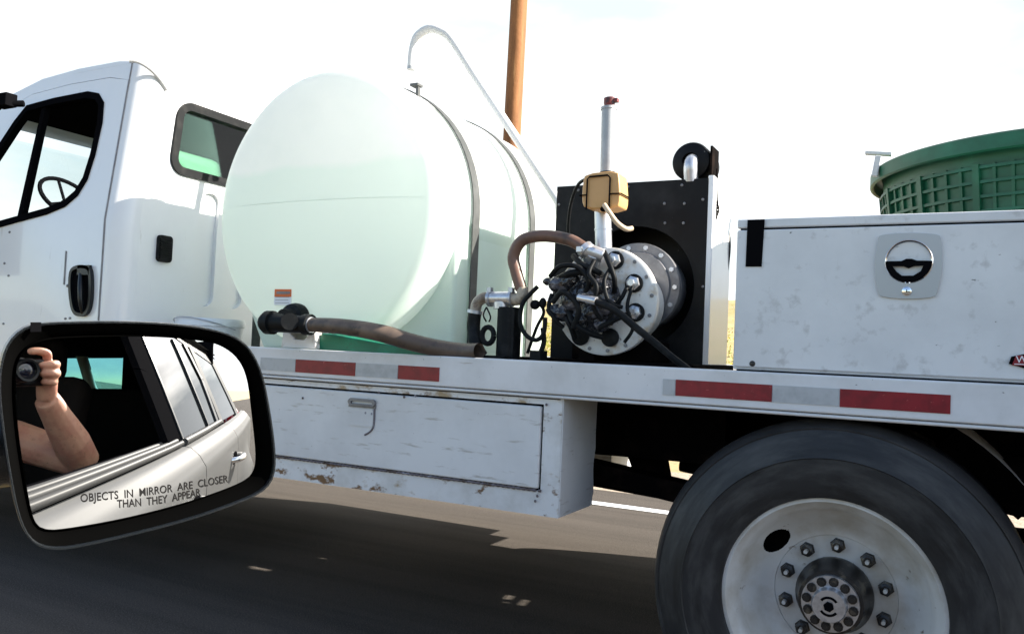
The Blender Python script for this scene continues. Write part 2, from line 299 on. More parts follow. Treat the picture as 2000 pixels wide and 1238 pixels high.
# ================================================================ SETTING
def gz(x, y):
    n = .5+.5*math.sin(x*.11+1.3)*math.cos(y*.13)+.3*math.sin(x*.31+y*.2)
    if y > 8.2: return -.03+.115*(y-8.2)*min(1, (y-8.2)/6)*(1 if y < 60 else 60/y)*(.85+.12*n)+.05*n*min(1, (y-8.2)/3)
    if y < -8: return -.02+.012*(-8-y)+.08*n*min(1, (-8-y)/3)
    return -.03
xs = [-1500, -700, -350, -180, -110]+[-80+2*i for i in range(81)]+[110, 180, 350, 700, 1500]
ys = [-1500, -600, -250, -120, -60, -40, -28, -20, -14, -10, -8, 8.2]+[9+.9*i for i in range(40)]+[48, 56, 68, 85, 120, 250, 600, 1500]
b = B(); b.add([(x, y, gz(x, y) if abs(x) < 1600 else 0) for x in xs for y in ys], [(i*len(ys)+j, (i+1)*len(ys)+j, (i+1)*len(ys)+j+1, i*len(ys)+j+1) for i in range(len(xs)-1) for j in range(len(ys)-1)])
tag(obj('ground', b, 'dirt', recalc=False), kind='structure')
tag(obj('gravel_shoulder', B().box(-400, 400, 6.9, 8.6, -.026, -.012), 'gravel'), kind='structure')
tag(obj('road', B().box(-600, 600, -6.5, 6.9, -.05, 0), 'asphalt'), kind='structure')
b = B(); b.add([(-300, 6.19, .004), (300, 6.19, .004), (300, 6.33, .004), (-300, 6.33, .004)], [(0, 1, 2, 3)])
tag(obj('road_edge_line', b, 'line', recalc=False), kind='structure')
b = B()
for k in range(-20, 40): b.add([(4+9*k, 1.30, .004), (7+9*k, 1.30, .004), (7+9*k, 1.42, .004), (4+9*k, 1.42, .004)], [(0, 1, 2, 3)])
tag(obj('road_centre_line', b, 'yline', recalc=False), kind='structure')
b = B()
b.grid(lambda u, v: (-900+1900*u, 150+260*v, -1+(16+9*math.sin(u*17)+5*math.sin(u*41+2)+3*math.sin(u*97))*math.sin(math.pi*min(v*1.2, 1)*.5)), 150, 12)
b.grid(lambda u, v: (-900+1900*u, -300-260*v, -1+(20+9*math.sin(u*15+1)+5*math.sin(u*39+2))*math.sin(math.pi*min(v*1.2, 1)*.5)), 120, 8)
tag(obj('hills', b, 'hill', recalc=False), kind='structure')
# roadside brush: nobody could count it
b = B()
for i in range(1500):
    x = random.uniform(-45, 60); y = 9+abs(random.gauss(0, 1))*14
    if i % 3 == 0: x = random.uniform(-14, 2); y = random.uniform(9, 26)
    z = gz(x, y)-.02; h = random.uniform(.25, .8)
    for k in range(34):
        a = random.uniform(0, 6.28); rr = random.uniform(.05, .5)*h; c = Vector((x+rr*math.cos(a), y+rr*math.sin(a), z+random.uniform(.1, 1)*h*(1-.4*rr)))
        d = Vector((random.gauss(0, 1), random.gauss(0, 1), random.gauss(.6, .8))).normalized()*.10*h; e = d.orthogonal().normalized()*.035*h
        b.add([c-e, c+e, c+d], [(0, 1, 2)])
tag(obj('roadside_brush', b, 'brush', recalc=False), 'low yellow brush on the bank beyond the road', 'brush', kind='stuff')
def tree(x, y, h, label):
    z = gz(x, y)-.1; t = thing('scrub_tree', (x, y, z), label, 'tree', 'scrub trees on the bank')
    b = B(); b.tube([(x, y, z), (x+.1, y, z+h*.4), (x, y+.1, z+h*.8)], [h*.05, h*.035, h*.01], 8, 3)
    for k in range(7):
        a = k*2.4; b.tube([(x, y, z+h*(.25+.06*k)), (x+h*.25*math.cos(a), y+h*.25*math.sin(a), z+h*(.45+.06*k))], [h*.02, h*.006], 6)
    obj('trunk', b, 'bark', t); b = B()
    cl = [(x+random.gauss(0, .2)*h, y+random.gauss(0, .2)*h, z+h*random.uniform(.35, .95), h*random.uniform(.1, .2)) for _ in range(16)]
    for k in range(1500):
        cx, cy, cz, cr_ = random.choice(cl); d = Vector((random.gauss(0, 1), random.gauss(0, 1), random.gauss(0, .8))); d = d.normalized()*cr_*random.random()**.4
        c = Vector((cx, cy, cz))+d; e = Vector((random.gauss(0, 1), random.gauss(0, 1), random.gauss(0, 1))).normalized()*h*.022; g = e.orthogonal()
        b.add([c-e, c+g, c+e, c-g], [(0, 1, 2, 3)])
    obj('crown', b, 'leaf', t, recalc=False)
for x, y, h, l in ((22, 34, 4, 'rounded dark scrub tree on the bank behind the truck'), (30, 37, 5, 'tallest dark scrub tree on the bank'), (37, 33, 3.6, 'small scrub tree farthest along the bank')): tree(x, y, h, l)
# utility pole
p0, p1 = at(998, 300, 9.4), at(1014, 0, 9.4)
d = (p1-p0)/(p1.z-p0.z); base = p0-d*(p0.z-gz(p0.x, 9.4)+.1); tp = p0+d*(9.5-p0.z)
t = thing('utility_pole', base, 'tall brown wooden utility pole rising behind the white tank', 'pole')
obj('shaft', B().tube([base, base.lerp(tp, .5), tp], [.125, .112, .10], 24), 'pole', t)
b = B(); c = base.lerp(tp, .93); b.box(c.x-.06, c.x+.06, c.y-1.2, c.y+1.2, c.z-.06, c.z+.06); obj('crossarm', b, 'pole', t, bevel=.01)
# ================================================================ TRUCK
YN, YF = 2.48, 5.06           # near and far side of the deck
truck = thing('service_truck', (-1.5, 3.75, 0), 'white flatbed service truck with day cab, side rail with red tape and big rear wheel', 'truck')
CY = 3.70
def tumble(p):
    k = max(0, p[2]-1.72); return (p[0], CY+(p[1]-CY)*(1-.10*k), p[2])
XR = -3.34
side = [(-3.44, .72), (-3.44, 2.49), (-3.55, 2.505), (-3.85, 2.505), (-4.14, 2.485), (-4.42, 2.42), (-4.72, 2.29), (-5.12, 1.66), (-5.18, 1.5), (-5.18, .72), (-4.9, .72), (-4.5, .72)]
win = [(-4.22, 2.345), (-4.0, 2.362), (-3.74, 2.368), (-3.66, 2.35), (-3.61, 2.30), (-3.595, 2.2), (-3.605, 2.04), (-3.63, 1.92), (-3.68, 1.845), (-3.76, 1.795), (-3.89, 1.762), (-4.3, 1.703), (-4.75, 1.64), (-4.78, 1.68), (-4.55, 1.96), (-4.3, 2.27)]
b = B(); b.panel(side, [win], 'y', 4.86, 4.90)                 # far side
# near: pillar + front strip outside the door are one body
dr = [(-3.455, .80), (-3.455, 2.40), (-3.6, 2.43), (-3.9, 2.43), (-4.2, 2.41), (-4.42, 2.345), (-4.6, 2.2), (-4.95, 1.7), (-4.95, .80)]
b.panel(side, [dr], 'y', 2.50, 2.54)
# rounded rear corners, rear wall with window, roof
for sgn, yc in ((-1, 2.60), (1, 4.80)):
    b.grid(lambda u, v: (XR-.10+.10*math.sin(u*math.pi/2), yc+sgn*.10*math.cos(u*math.pi/2), .72+1.775*v), 8, 12)
rw = rrect(2.722, 4.62, 1.995, 2.340, .075, 6)
ch = [rrect(a, a+.125, 1.35, z, .055, 6) for a, z in ((2.935, 1.93), (3.13, 1.80), (3.35, 1.80), (3.57, 1.80))]
b.panel([(2.60, .72), (4.80, .72), (4.80, 2.50), (2.60, 2.50)], [rw]+ch, 'x', XR-.03, XR)
for lp in ch: b.panel(lp, [], 'x', XR-.03, XR-.022)
b.cut(1.72).warp(tumble)
cab = obj('cab', b, 'cabwhite', truck)
b = B(); b.grid(lambda u, v: None or (0, 0, 0), 1, 1); b = B()
def roofz(x): return 2.475 if x > -3.85 else 2.475-.02*(-3.85-x)/.3 if x > -4.14 else 2.455-.055*(-4.14-x)/.28 if x > -4.42 else 2.40-.4*(-4.42-x)
def roof(u, v):
    x = XR-1.39*u; a = min(1, u/.072); ra = math.sqrt(max(0, 1-(1-a)**2)); yh = 1.109-.092*(1-ra); y = 3.70+yh*(2*v-1); e = min(1, min(v, 1-v)/.05)
    return (x, y, roofz(x)+.008+.05*min(ra, 1)*math.sqrt(max(0, 1-(1-e)**2)))
b.grid(roof, 110, 60); obj('roof', b, 'cabwhite', truck, recalc=False, angle=60)
b = B(); b.tube([atX(252, 119, XR-.02), atX(268, 120, XR), atX(288, 131, XR+.006), atX(308, 150, XR+.006), atX(326, 176, XR+.006)], .010, 10, 4); obj('roof_gutter', b, 'stackgrey', cab)
# near door with its own window
b = B(); dr2 = inset(dr, .004); b.panel(dr2, [win], 'y', 2.497, 2.54); b.cut(1.72).warp(tumble); door = obj('door', b, 'cabwhite', truck)
b = B(); b.panel(inset(win, -.004), [inset(win, .030)], 'y', 2.490, 2.53); b.panel([(-4.10, 1.74), (-4.135, 1.735), (-4.10, 2.35), (-4.07, 2.35)], [], 'y', 2.50, 2.53); b.cut(1.72).warp(tumble); obj('window_seal', b, 'nullblack', door)
b = B(); o_ = [at(x, y, 2.495) for x, y in ((143, 524), (160, 517), (180, 520), (184, 540), (183, 590), (176, 614), (160, 620), (146, 612), (140, 580), (139, 545))]; ol = chaikin([(p.x, p.z) for p in o_], 2)
b.panel(ol, [inset(ol, .016)], 'y', 2.478, 2.496); b.k = 1; b.panel(inset(ol, .015), [], 'y', 2.491, 2.495); b.k = 0
b.box(-3.60, -3.515, 2.478, 2.492, 1.46, 1.505); b.k = 2
b.tube([at(158, 535, 2.485), at(157, 560, 2.465), at(158, 590, 2.465), at(162, 612, 2.485)], [.010, .012, .012, .009], 10, 4); obj('door_handle', b, ['mirrorblack', 'interior', 'mirrorblack'], door)
b = B(); q = at(127, 490, 2.49); b.box(q.x-.003, q.x+.004, 2.493, 2.4965, 1.415, q.z); q = at(130, 548, 2.49); b.ball((q.x, 2.495, 1.41), .008, .004, .008, 8)
obj('trim_slot', b, 'drum', door)
for x, y in ((16, 453), (6, 514), (14, 538), (4, 632), (125, 622), (134, 621)): q = at(x, y, 2.49); obj('trim_mark', B().ball((q.x, 2.4965, q.z), .011, .002, .006, 10), 'drum', door)
b = B(); b.tube([tumble((-3.452, 2.498, z_)) for z_ in (.75, 1.0, 1.3, 1.6, 1.72, 2.0, 2.3, 2.49)], .0032, 8); obj('body_seam', b, 'drum', cab)
# rear window, vent, wheel, seats
b = B(); b.panel(inset(rw, -.012), [inset(rw, .028)], 'x', XR-.035, XR+.014); rwo = obj('rear_window', b.cut(1.72).warp(tumble), 'rubber', truck)
b = B(); b.panel(inset(rw, .024), [], 'x', XR-.022, XR-.014); obj('pane', b.cut(1.72).warp(tumble), 'rearglass', rwo)
v0, v1 = atX(309, 458, XR+.01), atX(334, 514, XR+.01); b = B(); vr = rrect(v0.y, v1.y, v1.z, v0.z, .018); b.panel(vr, [], 'x', XR+.001, XR+.016)
for k in range(9): z = v1.z+.018+k*(v0.z-v1.z-.036)/8; b.box(XR+.016, XR+.022, v0.y+.008, v1.y-.008, z-.003, z+.003)
obj('cab_vent', b, 'rubber', truck, bevel=.003)
b = B(); b.box(-5.1, -3.40, 2.56, 4.84, .74, .80); b.box(-5.1, -4.62, 2.56, 4.84, 1.2, 1.70); b.box(-4.75, -4.60, 3.9, 4.6, 1.66, 1.78); b.box(XR-.09, XR-.035, 2.62, 4.78, .8, 1.93); b.box(-4.7, XR-.04, 2.72, 4.70, 2.375, 2.40); obj('cab_interior', b, 'interior', truck, bevel=.03)
for y in (2.85, 4.05): b = B(); b.box(-4.1, -3.6, y, y+.5, 1.1, 1.28); b.box(-3.68, -3.52, y, y+.5, 1.25, 1.85); b.box(-3.66, -3.54, y+.08, y+.42, 1.86, 2.17); obj('cab_seat', b, 'greyseat', truck, bevel=.05)
c = at(133, 388, 4.25); b = B(); ax = Vector((.75, 0, .66)); u = ax.cross(Y_).normalized()
b.tube([c+(u*math.cos(a)+Y_*math.sin(a))*.225 for a in [2*math.pi*k/32 for k in range(33)]], .017, 8, cap=False); b.tube([c-ax*.30, c-ax*.05], .03, 8)
for a in (0, 2.1, 4.2): b.cyl(c-ax*.05, c+(u*math.cos(a)+Y_*math.sin(a))*.22, .012, seg=8)
obj('steering_wheel', b, 'interior', truck)
b = B(); b.panel([(-4.74, 2.26), (-5.13, 1.66), (-5.15, 1.67), (-4.76, 2.28)], [], 'y', 2.62, 4.78); b.cut(1.72).warp(tumble); obj('windscreen', b, 'clearglass', truck)
b = B(); b.box(-5.2, -5.14, 2.54, 4.86, .72, 1.62)
b.panel([(-5.2, .7), (-5.2, 1.62), (-5.9, 1.50), (-6.5, 1.36), (-6.75, 1.15), (-6.8, .7), (-6.35, .7), (-6.25, 1.0), (-6.0, 1.12), (-5.7, 1.1), (-5.5, .95), (-5.42, .7)], [], 'y', 2.60, 4.80)
obj('bonnet', b, 'cabwhite', truck, bevel=.06, seg=3)
b = B(); b.box(-6.98, -6.82, 2.52, 4.88, .45, .78); obj('bumper', b, 'steel', truck, bevel=.04)
q = at(8, 195, 2.40); b = B(); b.cyl((q.x-.5, 2.2, 1.8), (q.x-.02, 2.42, q.z), .014, seg=8); b.box(q.x-.06, q.x+.045, 2.38, 2.44, q.z-.035, q.z+.03); b.cyl((q.x+.02, 2.41, q.z-.02), (q.x+.07, 2.46, q.z-.01), .016, seg=10); b.box(q.x-.75, q.x-.55, 2.12, 2.2, 1.5, 2.1); obj('mirror_arm', b, 'interior', truck, bevel=.02)
b = B(); b.box(-4.8, -3.6, 2.52, 2.85, .42, .50); b.box(-4.8, -3.6, 2.60, 2.9, .62, .69); obj('cab_step', b, 'steel', truck, bevel=.01)
# wheels -----------------------------------------------------------
WR, WZ = .518, .522
def wheel(x, y, s, dual=True):
    """s=-1 near side, outer face at y"""
    ax = Vector((0, -s, 0))                  # pointing inwards
    pr = [(.30, .005), (.288, .004), (.283, .012), (.272, .028), (.262, .040)]+[(.256-.084*k/72, .07+.076*math.sin(k/72*math.pi/2)) for k in range(73)]+[(.170, .150), (.0, .150)]
    b = B(); b.lathe((x, y, WZ), ax, pr, 480); keep = []
    for f in b.f:
        c = sum((b.v[k] for k in f), Vector())/4; dx, dz = c.x-x, c.z-WZ; r_ = math.hypot(dx, dz); an = math.atan2(dx, dz)
        if not any((((an-R(h)+math.pi) % (2*math.pi)-math.pi)*.215/.046)**2+((r_-.215)/.027)**2 < 1 for h in (-50, 130)): keep.append(f)
    b.f = keep; b.mi = [0]*len(keep)
    rim = obj('wheel', b, 'rim', truck, angle=30)
    obj('brake_drum', B().lathe((x, y, WZ), ax, [(0, .19), (.235, .19), (.25, .20), (.25, .42), (0, .42)], 48), 'frame', rim)
    b = B(); b.lathe((x, y, WZ), ax, [(.298, .006), (.300, -.004), (.312, -.010), (.335, -.014), (.375, -.020), (.41, -.022), (.413, -.025), (.42, -.022), (.46, -.012), (.490, .004), (.494, .002), (.503, .012), (.511, .03), (.518, .05), (.518, .22), (.503, .255), (.46, .28), (.33, .28), (.30, .26)], 96)
    b.k = 1
    for gy in (.09, .135, .18): b.lathe((x, y, WZ), ax, [(.5185, gy-.005), (.5188, gy+.005)], 96)
    b.k = 0
    if dual:
        yy = y-s*.33; b.lathe((x, yy, WZ), ax, [(.30, .0), (.40, -.01), (.478, .0), (.497, .03), (.505, .05), (.505, .22), (.45, .28), (.30, .26)], 64)
    obj('tyre', b, ['tyre', 'interior'], rim)
    b = B(); b.lathe((x, y, WZ), ax, [(.108, .150), (.108, .125), (.098, .10), (.092, .06), (.088, .045), (.0, .045)], 40); b.k = 1
    b.lathe((x, y, WZ), ax, [(.078, .046), (.078, .030), (.0, .030)], 32)
    b.lathe((x, y, WZ), ax, [(.048, .031), (.048, .012), (.044, .002), (.0, .002)], 32); b.k = 2
    for k in range(2):
        vs = []
        for j in range(9):
            a = R(-55+110*j/8+180*k)
            for rr in (.021, .028): vs.append((x+rr*math.sin(a), y-s*.0010, WZ+rr*math.cos(a)))
        b.add(vs, [(2*j, 2*j+1, 2*j+3, 2*j+2) for j in range(8)])
    b.lathe((x, y, WZ), ax, [(.014, .003), (.014, -.004), (.0, -.004)], 6)
    obj('hub', b, ['hubdark', 'alu', 'interior'], rim)
    for k in range(12):
        a = R(30*k+8); c = Vector((x+.063*math.sin(a), y-s*.030, WZ+.063*math.cos(a))); b = B(); b.lathe(c, -ax, [(.0135, 0), (.0135, .004), (.008, .004), (.008, .010), (0, .010)], 10); obj('hub_bolt', b, 'hubdark', rim)
    for k in range(10):
        a = R(36*k+2); c = Vector((x+.143*math.sin(a), y-s*.1505, WZ+.143*math.cos(a))); b = B(); b.lathe(c, -ax, [(.0225, .0005), (.0225, .002), (.019, .003), (.019, .022), (.012, .026), (.012, .022), (0, .022)], 6); b.k = 1; b.lathe(c, -ax, [(.006, .02), (.006, .044), (0, .044)], 8); obj('lug_nut', b, ['hubdark', 'rim'], rim)
wheel(-.267, 2.495, -1); wheel(-.267, 5.04, 1); wheel(-5.95, 2.52, -1, False); wheel(-5.95, 4.98, 1, False)
# chassis -----------------------------------------------------------
b = B()
for y in (3.28, 4.16): b.box(-6.6, 2.9, y, y+.08, .785, .98)
for x in (-4.5, -3.0, -2.0, 1.5, 2.7): b.box(x, x+.08, 3.36, 4.16, .80, .94)
b.box(-.75, .28, 3.20, 3.27, .62, .68); b.box(-.75, .28, 4.25, 4.32, .62, .68)
b.cyl((-.267, 2.75, WZ), (-.267, 4.8, WZ), .075); b.ball((-.267, 4.0, WZ), .14, .15, .14); b.cyl((-.267, 3.7, .55), (-3.2, 3.7, .72), .05)
b.cyl((-5.95, 2.8, WZ), (-5.95, 4.7, WZ), .06)
for Yq, pts in ((3.25, [(1225, 800), (1290, 800), (1300, 880), (1310, 935), (1250, 930), (1232, 880)]),):
    P = [at(x, y, Yq) for x, y in pts]; b.panel([(p.x, p.z) for p in P], [], 'y', Yq-.06, Yq+.02)
b.beam(at(1120, 908, 3.0), at(1345, 962, 3.0), .10, .075)
b.beam(at(1150, 835, 3.1), at(1420, 855, 3.1), .05, .20)
b.cyl(at(1330, 905, 3.2), at(1420, 925, 3.2), .03)
b.box(.45, 1.0, 2.72, 3.24, .55, .95); b.cyl((.35, 2.85, .82), (.95, 2.85, .88), .06)
b.beam(at(1850, 850, 2.9), at(2010, 985, 2.9), .15, .10); b.ball(at(1990, 950, 2.9), .09)
b.box(-1.06, 1.3, 3.27, 3.275, .785, 1.05)
obj('chassis_frame', b, 'frame', truck, bevel=.008)
b = B(); b.grid(lambda u, v: (-.267+.60*math.sin(R(8+60*u)), 2.56+.6*v, WZ+.60*math.cos(R(8+60*u))), 14, 2); obj('mudguard', b, 'stackgrey', truck, recalc=False)
# deck and rail
holes = [[(.75, 4.07), (.91, 4.14), (.98, 4.03), (.79, 3.91)], [(.22, 4.135), (.275, 4.145), (.305, 4.04), (.25, 4.03)], [(.30, 4.23), (.34, 4.23), (.385, 3.98), (.345, 3.98)], [(.20, 4.25), (.25, 4.25), (.265, 4.18), (.215, 4.18)],
         [(-1.15, 3.90), (-1.00, 3.92), (-.99, 3.80), (-1.05, 3.79)], [(-1.0, 4.27), (-.93, 4.29), (-.91, 4.25), (-.96, 4.23)]]  # invented deck openings, added so sun falls through as patches on the road
obj('deck', B().panel([(-3.25, YN+.07), (2.95, YN+.07), (2.95, YF-.07), (-3.25, YF-.07)], holes, 'z', 1.141, 1.150), 'deck', truck)
for x in (-3.2, -2.6, -2.0, -1.4, -.72, -.1, 1.1, 1.7, 2.3, 2.85): obj('cross_member', B().box(x, x+.05, YN+.30, YF-.30, 1.06, 1.138), 'frame', truck)
b = B(); b.box(-3.25, 2.95, YN, YN+.068, 1.058, 1.166); b.box(-3.25, 2.95, YN+.004, YN+.10, 1.045, 1.056)
rail = obj('side_rail', b, 'railwhite', truck, bevel=.006)
b = B(); b.box(-3.25, 2.95, YF-.068, YF, 1.058, 1.166); b.box(2.96, 3.0, YN, YF, .95, 1.166); obj('far_rail', b, 'railwhite', truck, bevel=.006)
def tape(x0, x1, m, z0=1.075, z1=1.125): obj('reflective_tape', B().box(x0, x1, YN-.0022, YN+.001, z0, z1), m, rail)
tape(-2.236, -1.945, 'red'); tape(-1.943, -1.752, 'tapewhite'); tape(-1.750, -1.574, 'red'); tape(-2.42, -2.238, 'tapewhite')
tape(-.720, -.435, 'red', 1.081, 1.130); tape(-.433, -.253, 'tapewhite', 1.081, 1.130); tape(-.251, .022, 'red', 1.080, 1.130); tape(-.76, -.722, 'tapewhite', 1.081, 1.130)
# under-deck toolbox
b = B(); LX0, LX1 = -3.1, -1.105; y0, y1 = 2.502, 2.80; 
b.panel([(LX0, .655), (LX1, .655), (LX1, 1.04), (LX0, 1.04)], [[(LX0+.06, .735), (-1.172, .735), (-1.172, 1.022), (LX0+.06, 1.022)]], 'y', y0, y0+.02)
b.box(LX0, LX1, y1-.01, y1, .655, 1.04); b.box(LX0, LX1-.01, y0+.021, y1-.011, .655, .665); b.box(LX0, LX0+.01, y0+.021, y1-.011, .666, 1.04)
ub = obj('underbody_toolbox', b, 'lboxlow', truck)
b = B(); ep = [(y0+.003, .657), (y1-.03, .657), (y1, .70), (y1-.012, .80), (y1+.004, .86), (y1, .92), (y1+.004, 1.044), (y0+.003, 1.044)]; b.panel(ep, [], 'x', LX1-.008, LX1+.004); obj('end_panel', b, 'lboxwhite', ub)
b = B(); b.box(LX0+.066, -1.180, y0-.006, y0+.015, .742, 1.015); dp = obj('toolbox_door', b, 'lboxwhite', ub, bevel=.006)
b = B(); b.box(LX0+.06, -1.172, y0+.016, y0+.019, .735, 1.022); obj('door_gasket', b, 'interior', ub)
b = B(); b.cyl((LX0+.08, y0-.004, .737), (-1.19, y0-.004, .737), .0035, seg=8)
for k in range(95): x = LX0+.09+k*.0195; b.cyl((x, y0-.004, .737), (x+.0085, y0-.004, .737), .0050, seg=8)
obj('piano_hinge', b, 'hinge', ub)
b = B(); a0 = at(683, 776, 2.497); a1 = at(735, 798, 2.497); b.panel(rrect(a0.x, a1.x, a1.z+.006, a0.z, .016), [rrect(a0.x+.012, a1.x-.012, a1.z+.012, a0.z-.010, .008)], 'y', y0-.016, y0-.005); b.box(a0.x, a1.x, y0-.010, y0-.005, a1.z, a1.z+.014)
b.k = 1; b.tube([(a1.x-.006, y0-.008, a1.z), (a1.x-.006, y0-.008, a1.z-.06), (a1.x-.02, y0-.008, a1.z-.085), (a1.x-.045, y0-.008, a1.z-.10)], .0035, 6, 3)
b.k = 2; b.panel(rrect(a0.x+.004, a1.x-.010, .890, a1.z-.004, .01), [], 'y', y0-.009, y0-.006)
obj('latch', b, ['drum', 'hinge', 'lboxwhite'], ub)
for x, y in ((592, 777), (790, 775), (812, 773), (741, 766), (727, 808), (715, 806), (1046, 978), (1050, 968), (1068, 790)): q = at(x, y, 2.497); obj('rivet', B().ball((q.x, y0-.008, q.z), .005, .003, .005, 8), 'hinge', ub)
# unseen far-side locker, added low to hold the truck's shadow edge on the road
b = B(); b.box(-3.2, -1.75, 4.72, 5.14, .45, 1.04); obj('shadow_edge_locker', b, 'lboxwhite', truck, bevel=.01)
b = B(); b.cyl((-4.9, 4.72, .62), (-3.5, 4.72, .62), .27, seg=32); obj('fuel_tank', b, 'steel', truck)
obj('far_step', B().box(-1.70, -1.2, 4.76, 5.10, .68, .74), 'frame', truck)
# ================================================================ WATER TANK
TX, TZ, TR, TY = -2.288, 1.752, .582, 2.62
tank = thing('water_tank', (TX, 2.95, 1.15), 'huge white translucent plastic water tank with pale green water in it, strapped behind the cab', 'tank')
b = B(); b.lathe((TX, TY, TZ), Y_, [(0, -.022), (.15, -.021), (.3, -.017), (.44, -.010), (.527, .0), (.557, .010), (.572, .026), (.580, .05), (TR, .08), (TR, .24), (TR-.006, .25), (TR-.006, .32), (TR, .33), (TR, .765), (TR-.006, .775), (TR-.006, .845), (TR, .855), (TR, 1.08), (.565, 1.14), (.53, 1.17), (0, 1.18)], 96)
shell = obj('shell', b, 'tank', tank, angle=60)
b = B(); b.panel([(TX+(x+2.207)*1.04, z) for x, z in [(-2.62, 1.152), (-1.655, 1.152), (-1.657, 1.72), (-1.75, 1.45), (-1.95, 1.26), (-2.2, 1.2), (-2.46, 1.26), (-2.66, 1.45), (-2.74, 1.60), (-2.70, 1.3)]], [], 'y', TY+.17, TY+1.0); obj('cradle', b, 'tank', tank, bevel=.02)
b = B(); b.tube([(TX-.52, TY+.0, TZ+.015), (TX-.3, TY-.0175, TZ+.02), (TX, TY-.0225, TZ+.022), (TX+.3, TY-.0175, TZ+.02), (TX+.52, TY+.0, TZ+.015)], .0008, 6, 5); obj('mould_seam', b, 'tank', tank)
for ys in (TY+.285, TY+.81):
    b = B(); vs = []; pts = [(TX+(TR+.002)*math.sin(R(a)), TZ+(TR+.002)*math.cos(R(a))) for a in range(-90, 91, 5)]
    pts = [(TX-TR-.002, 1.16)]+pts+[(TX+TR+.002, 1.16)]
    for x, z in pts:
        dx, dz = (x-TX), (z-TZ) if z > TZ else 0; l_ = math.hypot(dx, dz) or 1; nx, nz_ = dx/l_, dz/l_
        for yy, o in ((-.026, 0), (-.026, .005), (.026, .005), (.026, 0)): vs.append((x+nx*o, ys+yy, z+nz_*o))
    b.add(vs, [(4*i+j, 4*i+(j+1) % 4, 4*i+4+(j+1) % 4, 4*i+4+j) for i in range(len(pts)-1) for j in range(4)]); obj('strap', b, 'strapdark', tank)
b = B(); b.lathe((TX+.0, TY+.5, TZ+TR-.012), Z_, [(.14, 0), (.14, .02), (.13, .026), (0, .028)], 32); obj('lid', b, 'tank', tank, bevel=.003); q = at(822, 166, TY+.25); obj('vent_cap', B().box(q.x-.035, q.x+.004, TY+.22, TY+.26, q.z-.010, q.z).box(q.x-.012, q.x, TY+.232, TY+.248, q.z-.10, q.z-.0101), 'strapdark', tank)
q0, q1 = at(538, 565, TY-.01), at(569, 596, TY-.01); zm = q1.z+(q0.z-q1.z)*.52
b = B(); b.box(q0.x, q1.x, TY-.014, TY-.006, zm, q0.z); b.k = 1; b.box(q0.x, q1.x, TY-.014, TY-.006, q1.z, zm-.0005); b.k = 2
b.box(q0.x+.012, q1.x-.006, TY-.0155, TY-.0138, zm+.013, zm+.022)
for k in range(4): b.box(q0.x+.006, q1.x-.008-.006*(k % 2), TY-.0150, TY-.0138, q1.z+.008+k*.012, q1.z+.0095+k*.012)
wl = obj('warning_label', b, ['orange', 'paper', 'drum'], tank)
fc = at(576, 622, TY-.03)
b = B(); b.lathe((fc.x, TY-.01, fc.z), -Y_, [(.0, 0), (.062, 0), (.064, .02), (.058, .045), (.04, .05), (.035, .09), (0, .09)], 32); obj('flange', b, 'rubber', tank)
b = B(); va = at(600, 634, 2.40); vb = at(530, 630, 2.40); b.tube([va, vb], [.033, .037], 20); b.tube([vb+X_*-.02, vb+X_*.01], [.046, .046], 20); b.ball(vb-X_*.02, .036, .04, .04); b.cyl(at(566, 628, 2.44), at(566, 628, 2.34), .032)
b.cyl(at(560, 628, 2.40), at(560, 612, 2.40), .012); b.tube([va+X_*-.01, va+X_*.018], [.040, .040], 20); obj('valve', b, 'rubber', tank)
b = B(); P = [at(x, y, 2.50) for x, y in ((553, 645), (615, 647), (616, 684), (548, 684))]; hole = [at(x, y, 2.5) for x, y in ((565, 650), (603, 652), (594, 664), (574, 663))]
b.panel([(p.x, max(p.z, 1.168)) for p in P], [[(p.x, p.z) for p in hole]], 'y', 2.50, 2.60); obj('foot_bracket', b, 'bracketpaint', tank, bevel=.004)
# ---- hose lying from the valve
hp = [at(596, 634, 2.40), at(650, 636, 2.395), at(700, 642, 2.40), at(750, 652, 2.42), at(800, 667, 2.46), at(850, 679, 2.50), at(900, 686, 2.52), at(936, 686, 2.50)]
hs = thing('suction_hose', hp[0], 'thick brown rubber hose sagging from the tank valve along the rail', 'hose')
b = B(); b.tube(hp, [.026, .028, .030, .032, .031, .031, .030, .028], 24, 6, cap=False); obj('hose_body', b, 'hose', hs)
d_ = (hp[1]-hp[0]).normalized(); obj('hose_clamp', B().tube([hp[0]+d_*.02, hp[0]+d_*.034], .030, 20), 'steel', hs)
# green tray under the hose
P = [at(x, y, 2.53) for x, y in ((626, 655), (900, 690), (895, 676), (845, 650), (760, 635), (700, 640), (640, 650))]
gt = thing('plastic_lid', (P[0].x+.3, 2.7, 1.15), 'green plastic lid lying on the deck under the brown hose', 'lid')
rim_ = [at(x, y, 2.545) for x, y in ((628, 656), (634, 651), (660, 653), (740, 668), (830, 684), (905, 692))]
b = B(); b.panel([(P[0].x, 1.152), (P[0].x-.006, 1.19)]+[(p.x, p.z) for p in rim_[1:]]+[(rim_[-1].x, 1.152)], [], 'y', 2.525, 2.565)
obj('lid_edge', b, 'green', gt, bevel=.006)
def lidf(u, v):
    i = min(int(u*4.999), 4); k = u*5-i; i += 0; a, c_ = rim_[min(i, 5)], rim_[min(i+1, 5)]; base_ = a.lerp(c_, k)
    back = .045*math.sin(math.pi*min(1, u*1.02))**.6 if u < .98 else 0
    return (base_.x, 2.56+.10*v, base_.z-.003+back*math.sin(v*math.pi/2))
b = B(); b.grid(lidf, 30, 12); obj('lid_top', b, 'green', gt, recalc=False)
